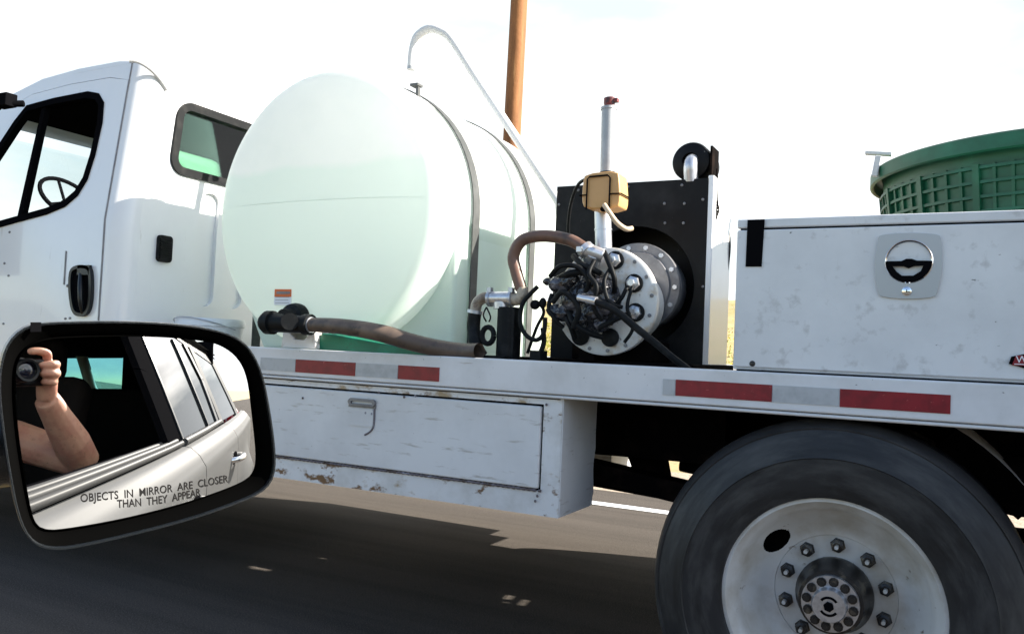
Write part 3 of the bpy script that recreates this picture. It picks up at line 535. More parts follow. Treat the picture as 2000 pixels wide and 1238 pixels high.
# bucket behind the cab
q = atX(405, 640, -3.12); bk = thing('bucket', (-3.10, q.y, 1.15), 'white plastic bucket with a rolled rim standing behind the cab', 'bucket')
rb = (atX(472, 625, -3.10).y-atX(343, 625, -3.10).y)/2*.80; zt = atX(405, 622, -3.10).z
b = B(); b.lathe((-3.10, q.y, 1.15), Z_, [(0, 0), (rb*.85, 0), (rb*.96, zt-1.19), (rb, zt-1.185), (rb, zt-1.165), (rb*.96, zt-1.15), (rb*.93, zt-1.15), (rb*.8, .02), (0, .02)], 32); obj('bucket_body', b, 'paper', bk)
b = B(); b.tube([(-3.10+(rb+.005)*math.cos(a)*.999, q.y+(rb+.005)*math.sin(a), zt-.05-.05*math.sin(a/1)) for a in [math.pi*k/12*-1 for k in range(13)]], .003, 6); obj('handle', b, 'steel', bk)
# ---- overflow pipe
pp = [at(x, y, 3.30) for x, y in ((803, 134), (806, 100), (815, 72), (838, 57), (862, 62), (884, 80), (930, 152), (1003, 262), (1092, 396))]
bp = thing('bent_pipe', (pp[-1].x, 3.30, 1.5), 'slim white pipe hooking over above the water tank', 'pipe')
b = B(); b.tube(pp, .020, 48, 10, cap=False); b.tube([pp[-1]+Z_*.004, pp[-1]+Vector((.08, .05, -.7))], .020, 48); obj('pipe_run', b, 'pvc', bp)
b = B(); b.tube([pp[0]-(pp[1]-pp[0])*.08, pp[0]+(pp[1]-pp[0])*.1], .0205, 16); b.k = 1; b.cyl(pp[0]-Z_*.0045, pp[0]-Z_*.0035, .017); obj('pipe_lip', b, ['stackgrey', 'interior'], bp)
# ================================================================ BLOWER UNIT
GY = 3.03
gu = thing('blower_cabinet', (-1.09, 3.2, 1.15), 'black steel cabinet with white side behind the round pump, stub air intake on top', 'machine')
gx0, gx1, gz0, gz1 = -1.402, -.783, 1.155, 1.868
b = B(); ring = [(-1.06+.235*math.cos(a), 1.46+.235*math.sin(a)) for a in [2*math.pi*k/40 for k in range(40)]]
b.panel([(gx0, gz0), (gx1, gz0), (gx1, gz1), (gx0, gz1)], [ring], 'y', GY, GY+.02); b.box(gx0, gx1-.004, GY+.20, GY+.30, gz0, gz1); b.box(gx0, gx0+.02, GY+.02, GY+.20, gz0, gz1); b.box(gx0+.02, gx1-.004, GY+.02, GY+.20, gz1-.02, gz1)
cb = obj('cabinet', b, 'cabinet', gu, bevel=.003)
b = B(); b.box(gx1-.003, gx1+.02, GY+.002, GY+.30, gz0, gz1+.01); obj('side_panel', b, 'cabwhite', gu, bevel=.004)
for x, y in ((1227, 365), (1332, 362), (1298, 398), (1337, 398), (1299, 436), (1335, 436), (1092, 400), (1373, 390), (1373, 560), (1130, 372)): q = at(x, y, GY); obj('bolt', B().ball((q.x, GY-.002, q.z), .006, .005, .006, 8), 'drum', gu)
fcx, fcz = at(1240, 560, 2.93).x, at(1240, 560, 2.93).z
b = B(); b.lathe((fcx, 2.93, fcz), Y_, [(0, 0), (.130, 0), (.134, .012), (.165, .014), (.167, .03), (.15, .035), (.15, .16), (0, .16)], 48); b.k = 1
for k in range(14): a = 2*math.pi*k/14; b.lathe((fcx+.149*math.cos(a), 2.94, fcz+.149*math.sin(a)), -Y_, [(.009, -.004), (.009, .004), (0, .004)], 6)
obj('drum', b, ['drum', 'steel'], gu)
ic = at(1353, 318, GY+.06); b = B(); b.lathe((ic.x, GY+.02, ic.z), Y_, [(.030, .0), (.036, -.0), (.070, .012), (.074, .02), (.074, .16), (0, .16)], 36); b.lathe((ic.x, GY+.03, ic.z), Y_, [(0, .01), (.034, .01), (.036, 0)], 24); obj('air_intake', b, 'cabinet', gu)
b = B(); e0 = at(1350, 352, GY+.02); b.tube([e0, e0+Z_*.045+Y_*-.015, e0+Z_*.075, e0+Z_*.078+Y_*.05], [.026, .026, .024, .022], 14, 4); obj('intake_elbow', b, 'steel', gu)
b = B(); q = at(1398, 320, GY+.06); b.box(q.x-.012, q.x-.004, GY+.02, GY+.12, gz1, q.z+.06)
ch_ = [at(x, y, GY+.05) for x, y in ((1400, 330), (1400, 365), (1401, 395), (1404, 410), (1399, 425), (1396, 440))]; b.tube(ch_, .003, 5, 3)
for k in range(6): p_ = ch_[2].lerp(ch_[4], k/5); b.ball(p_, .005, .005, .007, 6)
obj('chain_bracket', b, 'frame', gu)
b = B(); b.box(gx0, gx1+.05, 2.72, 3.32, 1.153, 1.175); b.box(-1.2, -.9, 2.78, 3.0, 1.176, 1.25); b.box(-1.14, -1.08, 2.70, 2.9, 1.17, 1.22); obj('skid_plate', b, 'frame', gu, bevel=.004)
b = B(); b.tube([at(1420, 430, GY+.28), at(1425, 480, GY+.28), at(1420, 530, GY+.28)], .006, 6, 4); obj('cable', b, 'rubber', gu)
# round pump in front
pc = at(1180, 588, 2.68); PXc, PZc = pc.x, pc.z
pu = thing('vacuum_pump', (PXc, 2.8, 1.15), 'round cream flanged pump covered in greasy black hoses and fittings', 'pump')
b = B(); b.lathe((PXc, 2.68, PZc), Y_, [(0, 0), (.178, 0), (.187, .006), (.189, .02), (.187, .034), (.17, .04), (.14, .05), (.14, .24), (0, .24)], 64); fl = obj('flange_disc', b, 'discwhite', pu)
for k in range(16): a = 2*math.pi*(k+.3)/16; b = B(); b.lathe((PXc+.172*math.cos(a), 2.681, PZc+.172*math.sin(a)), -Y_, [(.007, -.002), (.007, .005), (0, .006)], 6); obj('rim_bolt', b, 'drum', pu)
for k, (x, y) in enumerate(((1200, 508), (1237, 553), (1240, 610), (1132, 657), (1190, 659))):
    q = at(x, y, 2.665); b = B(); b.lathe((q.x, 2.681, q.z), -Y_, [(.030, -.002), (.032, .012), (.026, .016), (0, .016)], 24); b.k = 1
    if k < 3: b.lathe((q.x, 2.664, q.z), -Y_, [(.024, 0), (.024, .014), (.015, .018), (.012, .018), (.012, .03), (0, .03)], 6)
    obj('port', b, ['rubber', 'alu'], pu)
b = B(); q = at(1150, 590, 2.66); b.lathe((q.x, 2.69, q.z), -Y_, [(0, -.003), (.112, -.002), (.112, .02), (.10, .045), (.07, .07), (.05, .085), (0, .09)], 32)
for x, y, s in ((1088, 556, .034), (1105, 552, .034), (1082, 606, .030), (1100, 608, .030), (1070, 550, .018), (1115, 545, .030), (1130, 625, .04), (1165, 560, .035), (1185, 600, .035), (1120, 590, .045), (1150, 530, .03), (1098, 612, .035), (1175, 635, .03), (1145, 575, .04), (1160, 610, .04)): q = at(x, y, 2.62); b.ball(q, s, s*.9, s*.8, 12)
ph = obj('pump_head', b, 'grease', pu); q = ph.modifiers.new('fuse', 'REMESH'); q.mode = 'VOXEL'; q.voxel_size = .0028; q.use_smooth_shade = True; tx = bpy.data.textures.new('lumps', 'CLOUDS'); tx.noise_scale = .018; tx.noise_depth = 2; q = ph.modifiers.new('lumps', 'DISPLACE'); q.texture = tx; q.strength = .009; q.mid_level = .5
def hose(name, pts, r, m='rubber', par=None, seg=12): b = B(); b.tube([at(*p) for p in pts], r, seg, 6); return obj(name, b, m, par or pu)
hose('pressure_hose', [(1135, 583, 2.56), (1165, 590, 2.55), (1200, 605, 2.55), (1240, 638, 2.56), (1280, 670, 2.58), (1310, 695, 2.6), (1345, 722, 2.62)], [.013, .012, .012, .012, .012, .011, .011])
b = B(); b.tube([at(1130, 581, 2.56), at(1165, 588, 2.55)], [.013, .015], 12); obj('hose_fitting', b, 'alu', pu)
for pts, r in (([(1120, 500, 2.64), (1135, 515, 2.60), (1165, 530, 2.60), (1175, 536, 2.64)], .010), ([(1180, 492, 2.64), (1190, 515, 2.61), (1200, 545, 2.61), (1200, 570, 2.64)], .009), ([(1085, 548, 2.64), (1110, 535, 2.59), (1140, 532, 2.6), (1160, 545, 2.62)], .012),
               ([(1110, 600, 2.62), (1120, 630, 2.58), (1150, 650, 2.6), (1175, 658, 2.64)], .010), ([(1225, 560, 2.64), (1215, 580, 2.62), (1200, 600, 2.62), (1190, 625, 2.62)], .007), ([(1075, 540, 2.60), (1095, 520, 2.58), (1130, 522, 2.58), (1150, 550, 2.58), (1140, 575, 2.60)], .009), ([(1195, 520, 2.62), (1180, 550, 2.58), (1190, 590, 2.57), (1215, 600, 2.60)], .007), ([(1080, 590, 2.58), (1100, 570, 2.56), (1130, 600, 2.56), (1120, 640, 2.58)], .010), ([(1160, 510, 2.60), (1150, 535, 2.57), (1165, 560, 2.56), (1160, 600, 2.57), (1175, 625, 2.60)], .008), ([(1235, 560, 2.63), (1225, 600, 2.60), (1236, 640, 2.62), (1220, 668, 2.64)], .006), ([(1170, 640, 2.60), (1200, 625, 2.6), (1230, 612, 2.64)], .009), ([(1105, 620, 2.60), (1115, 640, 2.6), (1122, 660, 2.64)], .009), ([(1078, 575, 2.62), (1072, 600, 2.6), (1085, 625, 2.6), (1100, 640, 2.62)], .008)):
    hose('control_hose', pts, r)
b = B(); q = at(1160, 495, 2.62); b.tube([at(1142, 488, 2.62), at(1178, 500, 2.64)], [.027, .024], 14); b.cyl(at(1160, 494, 2.63), at(1150, 520, 2.66), .03); b.tube([at(1140, 484, 2.62), at(1148, 492, 2.62)], .031, 12); b.box(q.x-.05, q.x-.03, 2.58, 2.6, q.z, q.z+.02); obj('inlet_elbow', b, ['alu'], pu, bevel=.002); obj('nipple', B().tube([at(1064, 548, 2.62), at(1085, 553, 2.62)], .009, 8), 'alu', pu)
b = B(); b.tube([at(x, y, Y) for x, y, Y in ((1140, 484, 2.62), (1110, 468, 2.62), (1060, 461, 2.62), (1020, 470, 2.62), (1003, 500, 2.62), (1008, 530, 2.62), (1018, 565, 2.62))], .0215, 16, 8); b.mi = []
b.mi = [0]*len(b.f); obj('arched_hose', b, 'rusthose', pu)
# exhaust stack with amber bottle
st = thing('exhaust_stack', at(1180, 480, 2.72), 'upright grey metal stack with a small red cap above the pump', 'stack')
b = B(); sx = lambda y: at(1179+(480-y)*.035, y, 2.72); b.tube([at(1179, 486, 2.72), at(1177, 408, 2.72)], .0295, 24); b.tube([at(1178, 450, 2.72), at(1178, 447, 2.72)], .0315, 24); obj('lower_tube', b, 'steel', st)
b = B(); b.tube([at(1186, 345, 2.72), at(1189, 212, 2.72)], [.0255, .0255], 24); b.tube([at(1189, 215, 2.72), at(1189, 210, 2.72)], .028, 24); obj('upper_tube', b, 'stackgrey', st)
b = B(); b.tube([at(1186, 345, 2.72), at(1186, 337, 2.72)], .0275, 20); obj('clamp_ring', b, 'interior', st)
b = B(); b.tube([at(1190, 210, 2.72), at(1190, 203, 2.72), at(1191, 193, 2.72), at(1191, 191, 2.72)], [.016, .020, .021, .015], 16); b.box(at(1200, 195, 2.72).x-.002, at(1200, 195, 2.72).x+.014, 2.71, 2.73, at(1200, 197, 2.72).z-.006, at(1200, 197, 2.72).z+.006); obj('rain_cap', b, 'capred', st)
bt = thing('amber_bottle', at(1182, 410, 2.64), 'amber plastic fluid bottle held in a wire cradle on the stack', 'bottle')
A0, A1 = at(1148, 345, 2.66), at(1220, 410, 2.66)
b = B(); b.panel(chaikin([(A0.x+.008, A0.z), (A1.x-.012, A0.z+.004), (A1.x-.006, A0.z-.03), (A1.x, A1.z+.03), (A1.x-.008, A1.z-.004), (A0.x+.012, A1.z), (A0.x, A1.z+.03), (A0.x+.002, A0.z-.03)], 1), [], 'y', 2.612, 2.70); obj('bottle_body', b, 'bottle', bt, bevel=.012, seg=4)
b = B(); yq = 2.605; b.tube([(A0.x+.022, yq, A1.z-.004), (A0.x+.022, yq, A0.z-.022), (A0.x+.03, yq, A0.z-.014), (A1.x-.045, yq, A0.z-.012), (A1.x-.036, yq, A0.z-.022), (A1.x-.036, yq, A1.z-.004)], .003, 6)
zc = (A0.z+A1.z)/2-.015; b.tube([(A0.x-.004, 2.70, zc), (A0.x-.004, 2.606, zc), (A0.x+.022, 2.604, zc)], .0025, 6); b.tube([(A1.x-.036, 2.604, zc), (A1.x+.004, 2.606, zc), (A1.x+.004, 2.70, zc)], .0025, 6); obj('wire_cradle', b, 'interior', bt)
hose('bottle_hose', [(1180, 400, 2.60), (1190, 415, 2.59), (1205, 435, 2.60), (1222, 447, 2.62), (1235, 446, 2.64)], .0085, 'hosetan', bt)
hose('vent_hose', [(1150, 348, 2.66), (1130, 360, 2.70), (1116, 395, 2.75), (1110, 440, 2.8), (1112, 480, 2.85)], .006, 'rubber', bt)
b = B(); b.tube([at(1181, 402, 2.60), at(1178, 410, 2.61)], [.006, .012], 8); obj('drain_cock', b, 'interior', bt)
# filter column
fz = thing('filter_column', at(985, 690, 2.62), 'black filter post with silver pipe tee between tank and pump', 'filter')
b = B(); b.tube([at(990, 600, 2.62), at(987, 700, 2.62)], [.033, .035], 20); b.box(at(1001, 600, 2.62).x, at(1010, 600, 2.62).x, 2.60, 2.66, 1.155, at(1000, 600, 2.62).z); b.box(-1.46, -1.36, 2.56, 2.68, 1.153, 1.175); obj('filter_body', b, 'rubber', fz)
b = B(); b.tube([at(958, 583, 2.62), at(998, 583, 2.62)], [.026, .026], 20); b.cyl(at(979, 590, 2.62), at(979, 603, 2.62), .028); obj('tee', b, 'alu', fz)
b = B(); b.tube([at(928, 612, 2.62), at(932, 592, 2.62), at(945, 582, 2.62), at(958, 582, 2.62)], .0205, 16, 4); b.tube([at(998, 583, 2.62), at(1012, 585, 2.62), at(1020, 575, 2.62), at(1020, 562, 2.62)], .0215, 16, 4); obj('elbow', b, 'dirtyelbow', fz)
b = B()
for x in (957, 999): b.tube([at(x-2, 583, 2.62), at(x+3, 583, 2.62)], .030, 16); q = at(x, 566, 2.61); b.box(q.x-.008, q.x+.008, 2.60, 2.62, q.z-.01, q.z+.008)
b.tube([at(928, 606, 2.62), at(927, 612, 2.62)], .03, 14); obj('hose_clamp', b, 'steel', fz)
hose('drain_hose', [(928, 608, 2.62), (925, 640, 2.62), (930, 675, 2.60), (940, 695, 2.6)], .0245, 'rubber', fz, 16)
c = at(953, 655, 2.60); b = B(); b.tube([c+Vector((.022*math.cos(a)*1.1, 0, .030*math.sin(a))) for a in [2*math.pi*k/16 for k in range(17)]], .010, 8); b.tube([at(950, 600, 2.60), at(944, 615, 2.59), at(950, 628, 2.60)], .003, 5, 3); b.tube([at(950, 600, 2.60), at(958, 618, 2.59), at(955, 628, 2.60)], .003, 5, 3); obj('lock_ring', b, 'rubber', fz)
hose('loop_cable', [(1050, 560, 2.60), (1035, 575, 2.60), (1020, 595, 2.6), (1016, 630, 2.6), (1028, 655, 2.6), (1048, 664, 2.6), (1062, 650, 2.6), (1065, 620, 2.6)], .008, 'rubber', fz)
hose('loop_cable', [(1060, 640, 2.62), (1062, 670, 2.62), (1050, 700, 2.62)], .009, 'rubber', fz)
hose('loop_cable', [(1052, 590, 2.66), (1062, 610, 2.66), (1048, 640, 2.66), (1030, 690, 2.66)], .006, 'rubber', fz)
b = B(); b.box(at(1040, 680, 2.62).x, at(1060, 680, 2.62).x, 2.60, 2.66, 1.155, 1.20); b.ball(at(1045, 595, 2.64), .018); b.ball(at(1060, 592, 2.64), .014, .012, .02); obj('cable_joint', b, 'rubber', fz)
# ================================================================ DECK TOOLBOX
db = thing('deck_toolbox', (.35, 2.75, 1.166), 'pale blue-white steel toolbox with a round chrome paddle latch on the deck', 'toolbox')
bx0, bx1, by0, by1 = -.556, 1.25, 2.50, 2.93
b = B(); b.box(bx0, bx1, by0+.006, by1, 1.170, 1.588); bb = obj('toolbox_body', b, 'boxwhite', db, bevel=.006)
b = B(); b.box(bx0+.004, bx1-.004, by0-.004, by0+.005, 1.178, 1.586); obj('front_door', b, 'boxwhite', db, bevel=.004)
b = B(); b.box(bx0+.002, bx1, by0+.0, by1, 1.592, 1.620); obj('lid', b, 'boxwhite', db, bevel=.005)
b = B(); b.box(bx0+.01, bx1-.01, by0+.012, by1-.01, 1.166, 1.17); b.box(bx0+.01, bx1-.01, by0+.01, by1-.01, 1.588, 1.592); obj('gasket', b, 'interior', db)
b = B(); b.panel([(-.525, 1.476), (-.4785, 1.476), (-.474, 1.616), (-.5235, 1.616)], [], 'y', by0-.007, by0-.0035); obj('black_strap', b, 'interior', db)
pl = chaikin([(-.166, 1.553), (-.158, 1.562), (-.088, 1.566), (-.018, 1.560), (-.008, 1.550), (-.003, 1.47), (-.015, 1.398), (-.025, 1.388), (-.088, 1.383), (-.150, 1.388), (-.162, 1.398), (-.172, 1.47)], 2)
hc = Vector((-.0865, 0, 1.487)); circ = [(hc.x+.058*math.cos(a), hc.z+.058*math.sin(a)) for a in [2*math.pi*k/40 for k in range(40)]]
b = B(); b.panel(pl, [circ], 'y', by0-.010, by0-.0042); lp = obj('latch_plate', b, 'plate', db, bevel=.002)
b = B(); b.lathe((hc.x, by0-.011, hc.z), Y_, [(.060, 0), (.058, -.002), (.055, 0), (.050, .012), (.035, .024), (0, .03)], 48); b.warp(lambda p: p); 
obj('latch_bowl', b, 'chrome', lp)
b = B(); ring = [(hc.x+.056*math.cos(a), hc.z+.056*math.sin(a)) for a in [math.pi+math.pi*k/20 for k in range(21)]]
inner = [(hc.x+.036, hc.z-.012), (hc.x+.012, hc.z-.014), (hc.x, hc.z-.020), (hc.x-.012, hc.z-.014), (hc.x-.040, hc.z-.014), (hc.x-.030, hc.z-.028), (hc.x-.016, hc.z-.040), (hc.x+.012, hc.z-.040), (hc.x+.030, hc.z-.028)]
b.panel(ring+[(hc.x+.02, hc.z+.001), (hc.x+.008, hc.z+.006), (hc.x-.006, hc.z+.006), (hc.x-.018, hc.z)], [inner], 'y', by0-.017, by0-.010); obj('latch_paddle', b, 'interior', lp, bevel=.003)
b = B(); b.lathe((hc.x-.003, by0-.0105, 1.405), -Y_, [(.012, 0), (.012, .004), (.009, .006), (0, .006)], 20); b.k = 1; b.box(hc.x-.0042, hc.x-.0018, by0-.0175, by0-.0164, 1.401, 1.409); obj('key_lock', b, ['chrome', 'interior'], lp)
b = B(); S = [(.150, 1.209), (.161, 1.247), (.30, 1.249), (.292, 1.210)]; b.panel(chaikin(S, 1), [], 'y', by0-.009, by0-.004); b.k = 1; b.panel([(.160, 1.215), (.168, 1.241), (.292, 1.243), (.286, 1.216)], [], 'y', by0-.010, by0-.0088); b.k = 2
text_on(b, 'WE', .026, (.168, by0-.0104, 1.222), X_, Z_); b.box(.165, .284, by0-.0106, by0-.0099, 1.2175, 1.2195); obj('badge', b, ['interior', 'red', 'paper'], db)
b = B(); q = at(1470, 710, 2.5); b.ball((q.x, by0-.004, q.z), .009, .004, .009, 10); obj('screw', b, 'hubdark', db)
# ================================================================ GREEN TUB
tcx, tcy, tR, tz = .40, 3.60, .665, 1.945
tb = thing('round_tub', (tcx, tcy, 1.15), 'large round dark green lattice tub standing behind the deck toolbox', 'tub')
b = B(); b.lathe((tcx, tcy, 0), Z_, [(0, 1.16), (tR-.12, 1.16), (tR-.045, tz-.10), (tR-.04, tz-.005), (tR-.05, tz-.005), (tR-.135, 1.18), (0, 1.18)], 72)
for k in range(16):
    z = tz-.09-.047*k; rr = tR-.043-.075*(tz-.1-z)/(tz-.1-1.16)*1.0
    if z > 1.2: b.lathe((tcx, tcy, z), Z_, [(rr-.01, -.006), (rr+.010, -.005), (rr+.010, .005), (rr-.01, .006)] if k not in (4, 5) else [(rr-.01, -.02), (rr+.013, -.018), (rr+.013, .018), (rr-.01, .02)], 72)
for k in range(72):
    a = 2*math.pi*k/72; c_, s_ = math.cos(a), math.sin(a); wd = .011 if k % 4 == 0 else .005; dd = .016 if k % 4 == 0 else .009
    r1, r2 = tR-.043, tR-.118; t_ = Vector((-s_, c_, 0))
    pts = [(r1, tz-.08), (r1+dd, tz-.08), (r2+dd, 1.18), (r2, 1.18)]
    vs = [Vector((tcx+r_*c_, tcy+r_*s_, z_))+t_*q*wd for q in (-1, 1) for r_, z_ in pts]; b.add(vs, [(0, 1, 2, 3), (7, 6, 5, 4), (0, 4, 5, 1), (1, 5, 6, 2), (2, 6, 7, 3), (3, 7, 4, 0)])
obj('tub_wall', b, 'tubgreen', tb)
b = B(); b.lathe((tcx, tcy, tz), Z_, [(tR-.05, .002), (tR-.035, .008), (tR, .006), (tR+.006, 0), (tR+.006, -.045), (tR-.002, -.05), (tR-.008, -.045), (tR-.010, -.010), (tR-.035, -.008)], 96); obj('rim', b, 'tubgreen', tb)
b = B(); b.beam(at(1690, 299, 3.45), at(1742, 302, 3.45), .03, .013); obj('clip_arm', b, 'pvc', tb, bevel=.003); b = B(); b.beam(at(1716, 305, 3.35), at(1708, 345, 3.35), .02, .022); obj('clip_tongue', b, 'pvc', tb, bevel=.003)
# ================================================================ OUR CAR
car = thing('passenger_car', (.6, -.7, 0), 'silver car the photo is taken from, its black door mirror filling the lower left', 'car')
prof = [(.205, 1.052), (.232, 1.046), (.262, 1.020), (.285, .985), (.292, .93), (.300, .80), (.302, .62), (.285, .45), (.235, .30)]
def skin(x0, x1, nx, tf=None, p=prof):
    def f(u, v):
        x = x0+(x1-x0)*u; t = v*(len(p)-1); i = min(int(t), len(p)-2); k = t-i; y = p[i][0]*(1-k)+p[i+1][0]*k; z = p[i][1]*(1-k)+p[i+1][1]*k
        tp = .055*max(0, (x-.6)/2)**2*1.5; y -= tp; z += .012*max(0, x-.2)
        if tf: y, z = tf(x, y, z)
        return (x, y, z)
    return f
def arch(x, y, z):
    d = math.hypot(x-1.85, z-.33); return (y+.05*math.exp(-((d-.42)/.10)**2), z)
b = B(); b.grid(skin(-.92, .518, 16), 16, 24); fd = obj('front_door', b, 'carpaint', car, recalc=False, angle=70)
b = B(); b.grid(skin(.524, 1.36, 16), 16, 24); rd = obj('rear_door', b, 'carpaint', car, recalc=False, angle=70)
b = B(); b.grid(skin(1.366, 2.65, 30, arch), 40, 40); b.grid(skin(-2.3, -.926, 16), 16, 24); b.box(-2.3, 2.4, -1.72, .20, .25, .34)
b.grid(lambda u, v: (2.65-.0*u, .14-1.6*u, .35+.72*v), 4, 4)
b.grid(lambda u, v: (-2.3+1.35*u, .20-1.72*v, 1.0+.06*math.sin(math.pi*v)-.12*(1-u)**2), 10, 10)
b.grid(lambda u, v: (-2.3+4.95*u, -1.80+.02*math.sin(v*3), .3+.75*v), 10, 8)
obj('body_panels', b, 'carpaint', car, recalc=False, angle=70)
b = B(); b.grid(lambda u, v: (.518+.006*u, .285, .3+.7*v), 1, 4); b.warp(lambda p: (p[0], p[1]-.02, p[2])); obj('door_gap', b, 'interior', car)
def gl(x, z, o=0): return (x, .195-.47*(z-1.06)-.02*max(0, x-.4)+o, z)       # side glass plane
def strip(b, pts, wd, o=0, o2=-.02):
    for i in range(len(pts)-1):
        (x0, z0), (x1, z1) = pts[i], pts[i+1]; d = Vector((x1-x0, z1-z0)).normalized(); n_ = Vector((-d.y, d.x))*wd/2
        q = [(x0+n_.x, z0+n_.y), (x1+n_.x, z1+n_.y), (x1-n_.x, z1-n_.y), (x0-n_.x, z0-n_.y)]
        b.add([gl(*p, o) for p in q]+[gl(*p, o2) for p in q], [(0, 1, 2, 3), (7, 6, 5, 4), (0, 4, 5, 1), (1, 5, 6, 2), (2, 6, 7, 3), (3, 7, 4, 0)])
b = B()
for k, (yo, zo, r_) in enumerate(((.205, 1.063, .009), (.186, 1.068, .010), (.166, 1.070, .009))):
    b.tube([(-.9, yo, zo), (.38, yo, zo+.002), (.50, yo, zo+.004)], r_, 10)
obj('belt_trim', b, 'belttrim', fd); b = B(); [b.tube([(-.9, yo, 1.055), (.49, yo, 1.058)], .009, 8) for yo in (.195, .176)]; obj('belt_rubber', b, 'interior', fd)
b = B(); b.box(-.9, .48, .10, .160, 1.02, 1.062); b.box(-.9, .48, .10, .13, .5, 1.04); obj('door_card', b, 'interior', fd, bevel=.008)
b = B(); b.tube([(.53, .205, 1.068), (.9, .198, 1.074), (1.33, .18, 1.080)], .013, 10); obj('belt_trim', b, 'belttrim', rd)
def handle(par, x, z, y):
    b = B(); b.tube([(x-.085, y-.005, z), (x-.07, y+.028, z+.004), (x+.0, y+.040, z+.006), (x+.075, y+.030, z+.004), (x+.095, y-.005, z)], [.014, .014, .015, .014, .012], 12, 5); b.k = 1; b.ball((x, y-.002, z), .075, .006, .032, 20); obj('handle', b, ['chrome', 'interior'], par)
handle(fd, .36, .895, .297); handle(rd, 1.19, .915, .290)
b = B(); strip(b, [(.475, 1.07), (.50, 1.30), (.53, 1.50)], .14, .004); obj('centre_pillar', b, 'interior', car)
b = B(); strip(b, [(.56, 1.07), (.585, 1.30), (.61, 1.50)], .016, .010); strip(b, [(1.30, 1.08), (1.36, 1.3), (1.30, 1.49)], .05, .008); strip(b, [(1.05, 1.08), (1.08, 1.48)], .02, .009); strip(b, [(-.85, 1.07), (-.25, 1.47), (.44, 1.53), (1.2, 1.52), (2.0, 1.44)], .045, .004); obj('window_frame', b, 'mirrorblack', car)
b = B(); strip(b, [(1.42, 1.07), (1.45, 1.50)], .09, .006); strip(b, [(2.15, 1.07), (2.02, 1.46)], .12, .006); strip(b, [(-.95, 1.05), (-.28, 1.50)], .05, .006); obj('outer_pillar', b, 'carpaint', car)
b = B(); b.add([gl(.56, 1.07), gl(1.32, 1.075), gl(1.32, 1.50), gl(.61, 1.52)], [(0, 1, 2, 3)]); obj('rear_door_glass', b, 'carglass', rd, recalc=False)
b = B(); b.add([gl(1.42, 1.075), gl(2.12, 1.085), gl(2.0, 1.44), gl(1.42, 1.5)], [(0, 1, 2, 3)]); obj('quarter_glass', b, 'carglass', car, recalc=False)
b = B(); b.grid(lambda u, v: (-.25+2.45*u, .0-1.58*v-.02, 1.515+.075*math.sin(math.pi*v)+.03*math.sin(math.pi*u)-.05*max(0, u-.6)), 14, 12); b.grid(lambda u, v: (-.25+2.45*u, .0-1.58*v-.02, 1.49+.075*math.sin(math.pi*v)+.03*math.sin(math.pi*u)-.05*max(0, u-.6)), 14, 12); obj('roof', b, 'carpaint', car, recalc=False)
b = B(); b.box(-.2, 2.1, -1.55, -.05, 1.475, 1.485); b.box(-1.0, 2.3, -1.72, .05, .35, .40); b.box(-1.0, -.72, -1.65, .12, .5, 1.03); b.panel([(-1.62, .4), (.0, .4), (.0, 1.57), (-1.62, 1.57)], [[(-1.3, 1.21), (-.60, 1.21), (-.60, 1.545), (-1.3, 1.545)]], 'x', 1.95, 2.0); b.box(-1., 2.2, -1.70, -1.66, .4, 1.02)
b.box(-.9, 2.1, -1.66, -1.62, 1.0, 1.12)
for x in (-.3, .42, 1.35): b.box(x, x+.09, -1.66, -1.62, 1.0, 1.5)
obj('cabin', b, 'interior', car, bevel=.01)
obj('side_glass', B().box(-.85, 2.1, -1.645, -1.64, 1.1, 1.52), 'tealglass', car)
b = B()
for y in (-.62, -1.35):
    b.box(-.05, .42, y, y+.48, .62, .78); b.beam((.40, y+.24, .72), (.60, y+.24, 1.28), .46, .13); b.box(.55, .66, y+.12, y+.36, 1.26, 1.44)
b.box(1.1, 1.6, -1.45, -.1, .62, .78); b.box(1.55, 1.70, -1.45, -.1, .75, 1.25)
obj('car_seats', b, 'seat', car, bevel=.05, seg=3)
b = B(); b.tube([(1.93, -.95, 1.64), (1.93, -.885, 1.50), (1.93, -.83, 1.35), (1.93, -.79, 1.24), (1.93, -.73, 1.205), (1.93, -.60, 1.205)], .036, 12, 5); obj('pillar_trim', b, 'belt', car)
b = B(); b.box(1.97, 1.976, -1.31, -.59, 1.20, 1.55); obj('rear_window', b, 'tealglass', car)
b = B(); b.ball((2.58, .06, .98), .10, .07, .13, 14); obj('tail_light', b, 'taillight', car)
b = B()
for x in (-1.55, 1.85):
    b.k = 0; b.lathe((x, .285, .33), -Y_, [(.20, .01), (.23, 0), (.32, .0), (.33, .03), (.33, .20), (.2, .22)], 40); b.k = 1; b.lathe((x, .275, .33), -Y_, [(0, .0), (.06, 0), (.10, .03), (.17, .03), (.205, .0)], 30)
obj('wheels', b, ['tyre', 'alu'], car)
